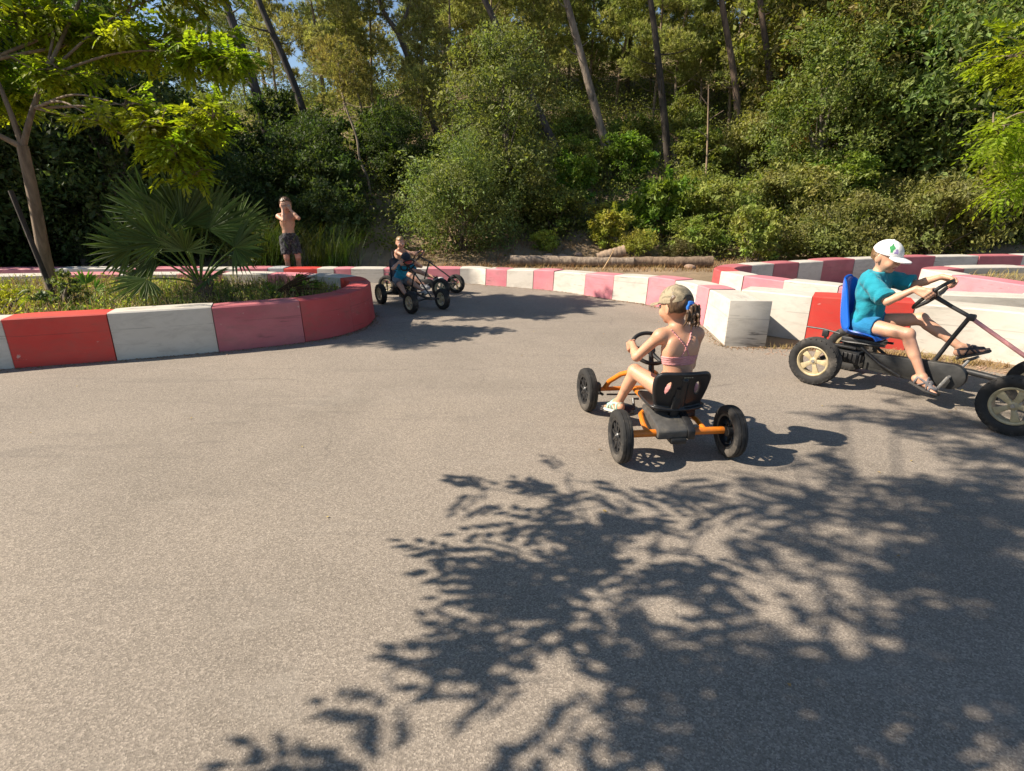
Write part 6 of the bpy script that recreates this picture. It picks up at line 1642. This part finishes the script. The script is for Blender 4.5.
# ------------------------------------------------------------------ logs, stones, litter
LOGM = bark_mat("log_bark", (0.16, 0.115, 0.08), (0.36, 0.285, 0.21), 12)
def log(name, a, b, r0, r1, label, col=(1, 1, 1), bend=0.06):
    a, b = Vector(a), Vector(b); P = [Vector((0, 0, 0)), (b - a) * 0.3 + Vector((0, bend, 0.01)), (b - a) * 0.65 + Vector((0, -bend * 0.5, 0)), b - a]
    P = catmull(P, 7); m = MB(); k = len(P)
    m.tube(P, [(r0 + (r1 - r0) * i / (k - 1)) * (1 + 0.06 * math.sin(i * 1.9)) for i in range(k)], 14)
    o = m.build(name, LOGM, loc=a, smooth=60); tint(o, col); tag(o, label, "log"); return o
log("fallen_log", (-0.05, 13.15, 0.13), (2.9, 12.95, 0.12), 0.125, 0.105, "long pale log lying behind the outer barrier, left of the pair")
log("fallen_log", (2.55, 13.0, 0.11), (4.75, 12.85, 0.14), 0.105, 0.13, "long brown log lying behind the outer barrier, right of the pair", (0.75, 0.68, 0.62))
log("log_stump", (2.1, 13.3, 0.18), (2.75, 13.25, 0.36), 0.12, 0.14, "short thick log piece propped on the long logs", (1.0, 0.92, 0.85), 0.0)
g = np.random.default_rng(61)
ST = simple("pinkish_stone", (0.36, 0.24, 0.17), 0.9, var=0.3, scale=6, bmp=0.3)
def stone(x, y, r, label, seed):
    b = bmesh.new(); bmesh.ops.create_icosphere(b, subdivisions=3, radius=1)
    gg = np.random.default_rng(seed); dirs = rdir(gg, 7)
    for v in b.verts:
        p = np.array(v.co); f = 1 - 0.18 * max(0, max(dirs @ p) - 0.6) / 0.4 + 0.05 * math.sin(p[0] * 5 + p[1] * 7 + seed)
        v.co = Vector((p[0] * r * f, p[1] * r * f * 0.8, p[2] * r * f * 0.6))
    m = MB().bm(b); b.free(); o = m.build("rock", ST, loc=(x, y, hz(x, y) + r * 0.25), smooth=45); tag(o, label, "rock", "stones on the bank")
for i, (x, y, r) in enumerate([(4.15, 12.6, 0.14), (3.05, 13.15, 0.16), (1.3, 14.1, 0.17), (1.75, 14.3, 0.13), (0.95, 14.2, 0.12), (2.35, 14.2, 0.12)]):
    stone(x, y, r, "pinkish earth coloured stone on the bank near the logs" if y > 13.5 else ("pinkish stone lying in front of the right hand log" if y < 12.8 else "pinkish stone wedged beside the propped log piece"), i)
sk = MB().tube([(0, 0, 0.02), (0.12, -0.1, 0.28), (0.2, -0.2, 0.5)], [0.014, 0.012, 0.008], 6); o = sk.build("dry_stick", LOGM, loc=(2.05, 12.2, 0)); tint(o, (2.0, 1.8, 1.4)); tag(o, "thin pale dry stick leaning on the left log", "stick")
# fallen leaves on the asphalt
n = 70
x = g.uniform(-6, 4, n); y = g.uniform(1.3, 7.5, n)
V, Q = leaf_quads(np.stack([x, y, np.full(n, 0.011)], 1), rdir(g, n) * [1, 1, 0.1], np.tile([0, 0, 1.0], (n, 1)) + rdir(g, n) * 0.2, 0.028 * g.uniform(0.5, 1.1, n), 0.014)
tag(tint(np_mesh("fallen_leaves", V, Q, [STRAW]), (1.0, 1.0, 0.8)), kind="stuff")
q = spread_in(g, 420, [(2.55, 5.2), (3.3, 5.25), (4.0, 4.95), (4.6, 4.4), (4.75, 4.6), (4.2, 5.3), (3.4, 5.6), (2.7, 5.6)])
foot = []
for line, sd_ in (([(-4.81, 4.75), (-3.86, 5.07), (-3.02, 5.40), (-2.32, 5.78), (-1.98, 6.16), (-1.83, 6.68), (-1.95, 7.40)], -1), ([(-1.0, 10.28), (0.72, 9.4), (1.6, 8.5), (2.07, 8.05), (2.38, 7.35), (2.42, 6.6), (2.33, 5.63), (2.75, 5.58)], -1)):
    P_ = catmull([(p[0], p[1], 0) for p in line], 12)
    for a_, b_ in zip(P_, P_[1:]):
        d_ = (b_ - a_).normalized()
        for _ in range(9):
            c_ = a_.lerp(b_, float(g.random())); o_ = abs(float(g.normal())) * 0.05 + 0.004
            foot.append((c_.x + d_.y * o_, c_.y - d_.x * o_))
foot = np.array(foot)
# grit, straw and dead leaves swept against the barriers
nf = len(foot); V, Q = leaf_quads(np.stack([foot[:, 0], foot[:, 1], np.full(nf, 0.010)], 1), rdir(g, nf) * [1, 1, 0.15], np.tile([0, 0, 1.0], (nf, 1)) + rdir(g, nf) * 0.3, 0.030 * g.uniform(0.4, 1.2, nf), 0.011)
tag(tint(np_mesh("leaf_litter", V, Q, [STRAW]), (0.55, 0.45, 0.4)), kind="stuff")
q = np.concatenate([q, foot[::3]])
b = bmesh.new()
for (px_, py_) in q:
    r = bmesh.ops.create_icosphere(b, subdivisions=1, radius=float(g.uniform(0.004, 0.012)))
    for v in r["verts"]: v.co = Vector((v.co.x + px_, v.co.y + py_, v.co.z * 0.6 + 0.006))
o = MB().bm(b).build("gravel", ST); b.free(); tag(o, kind="stuff")
bpy.context.view_layer.update()
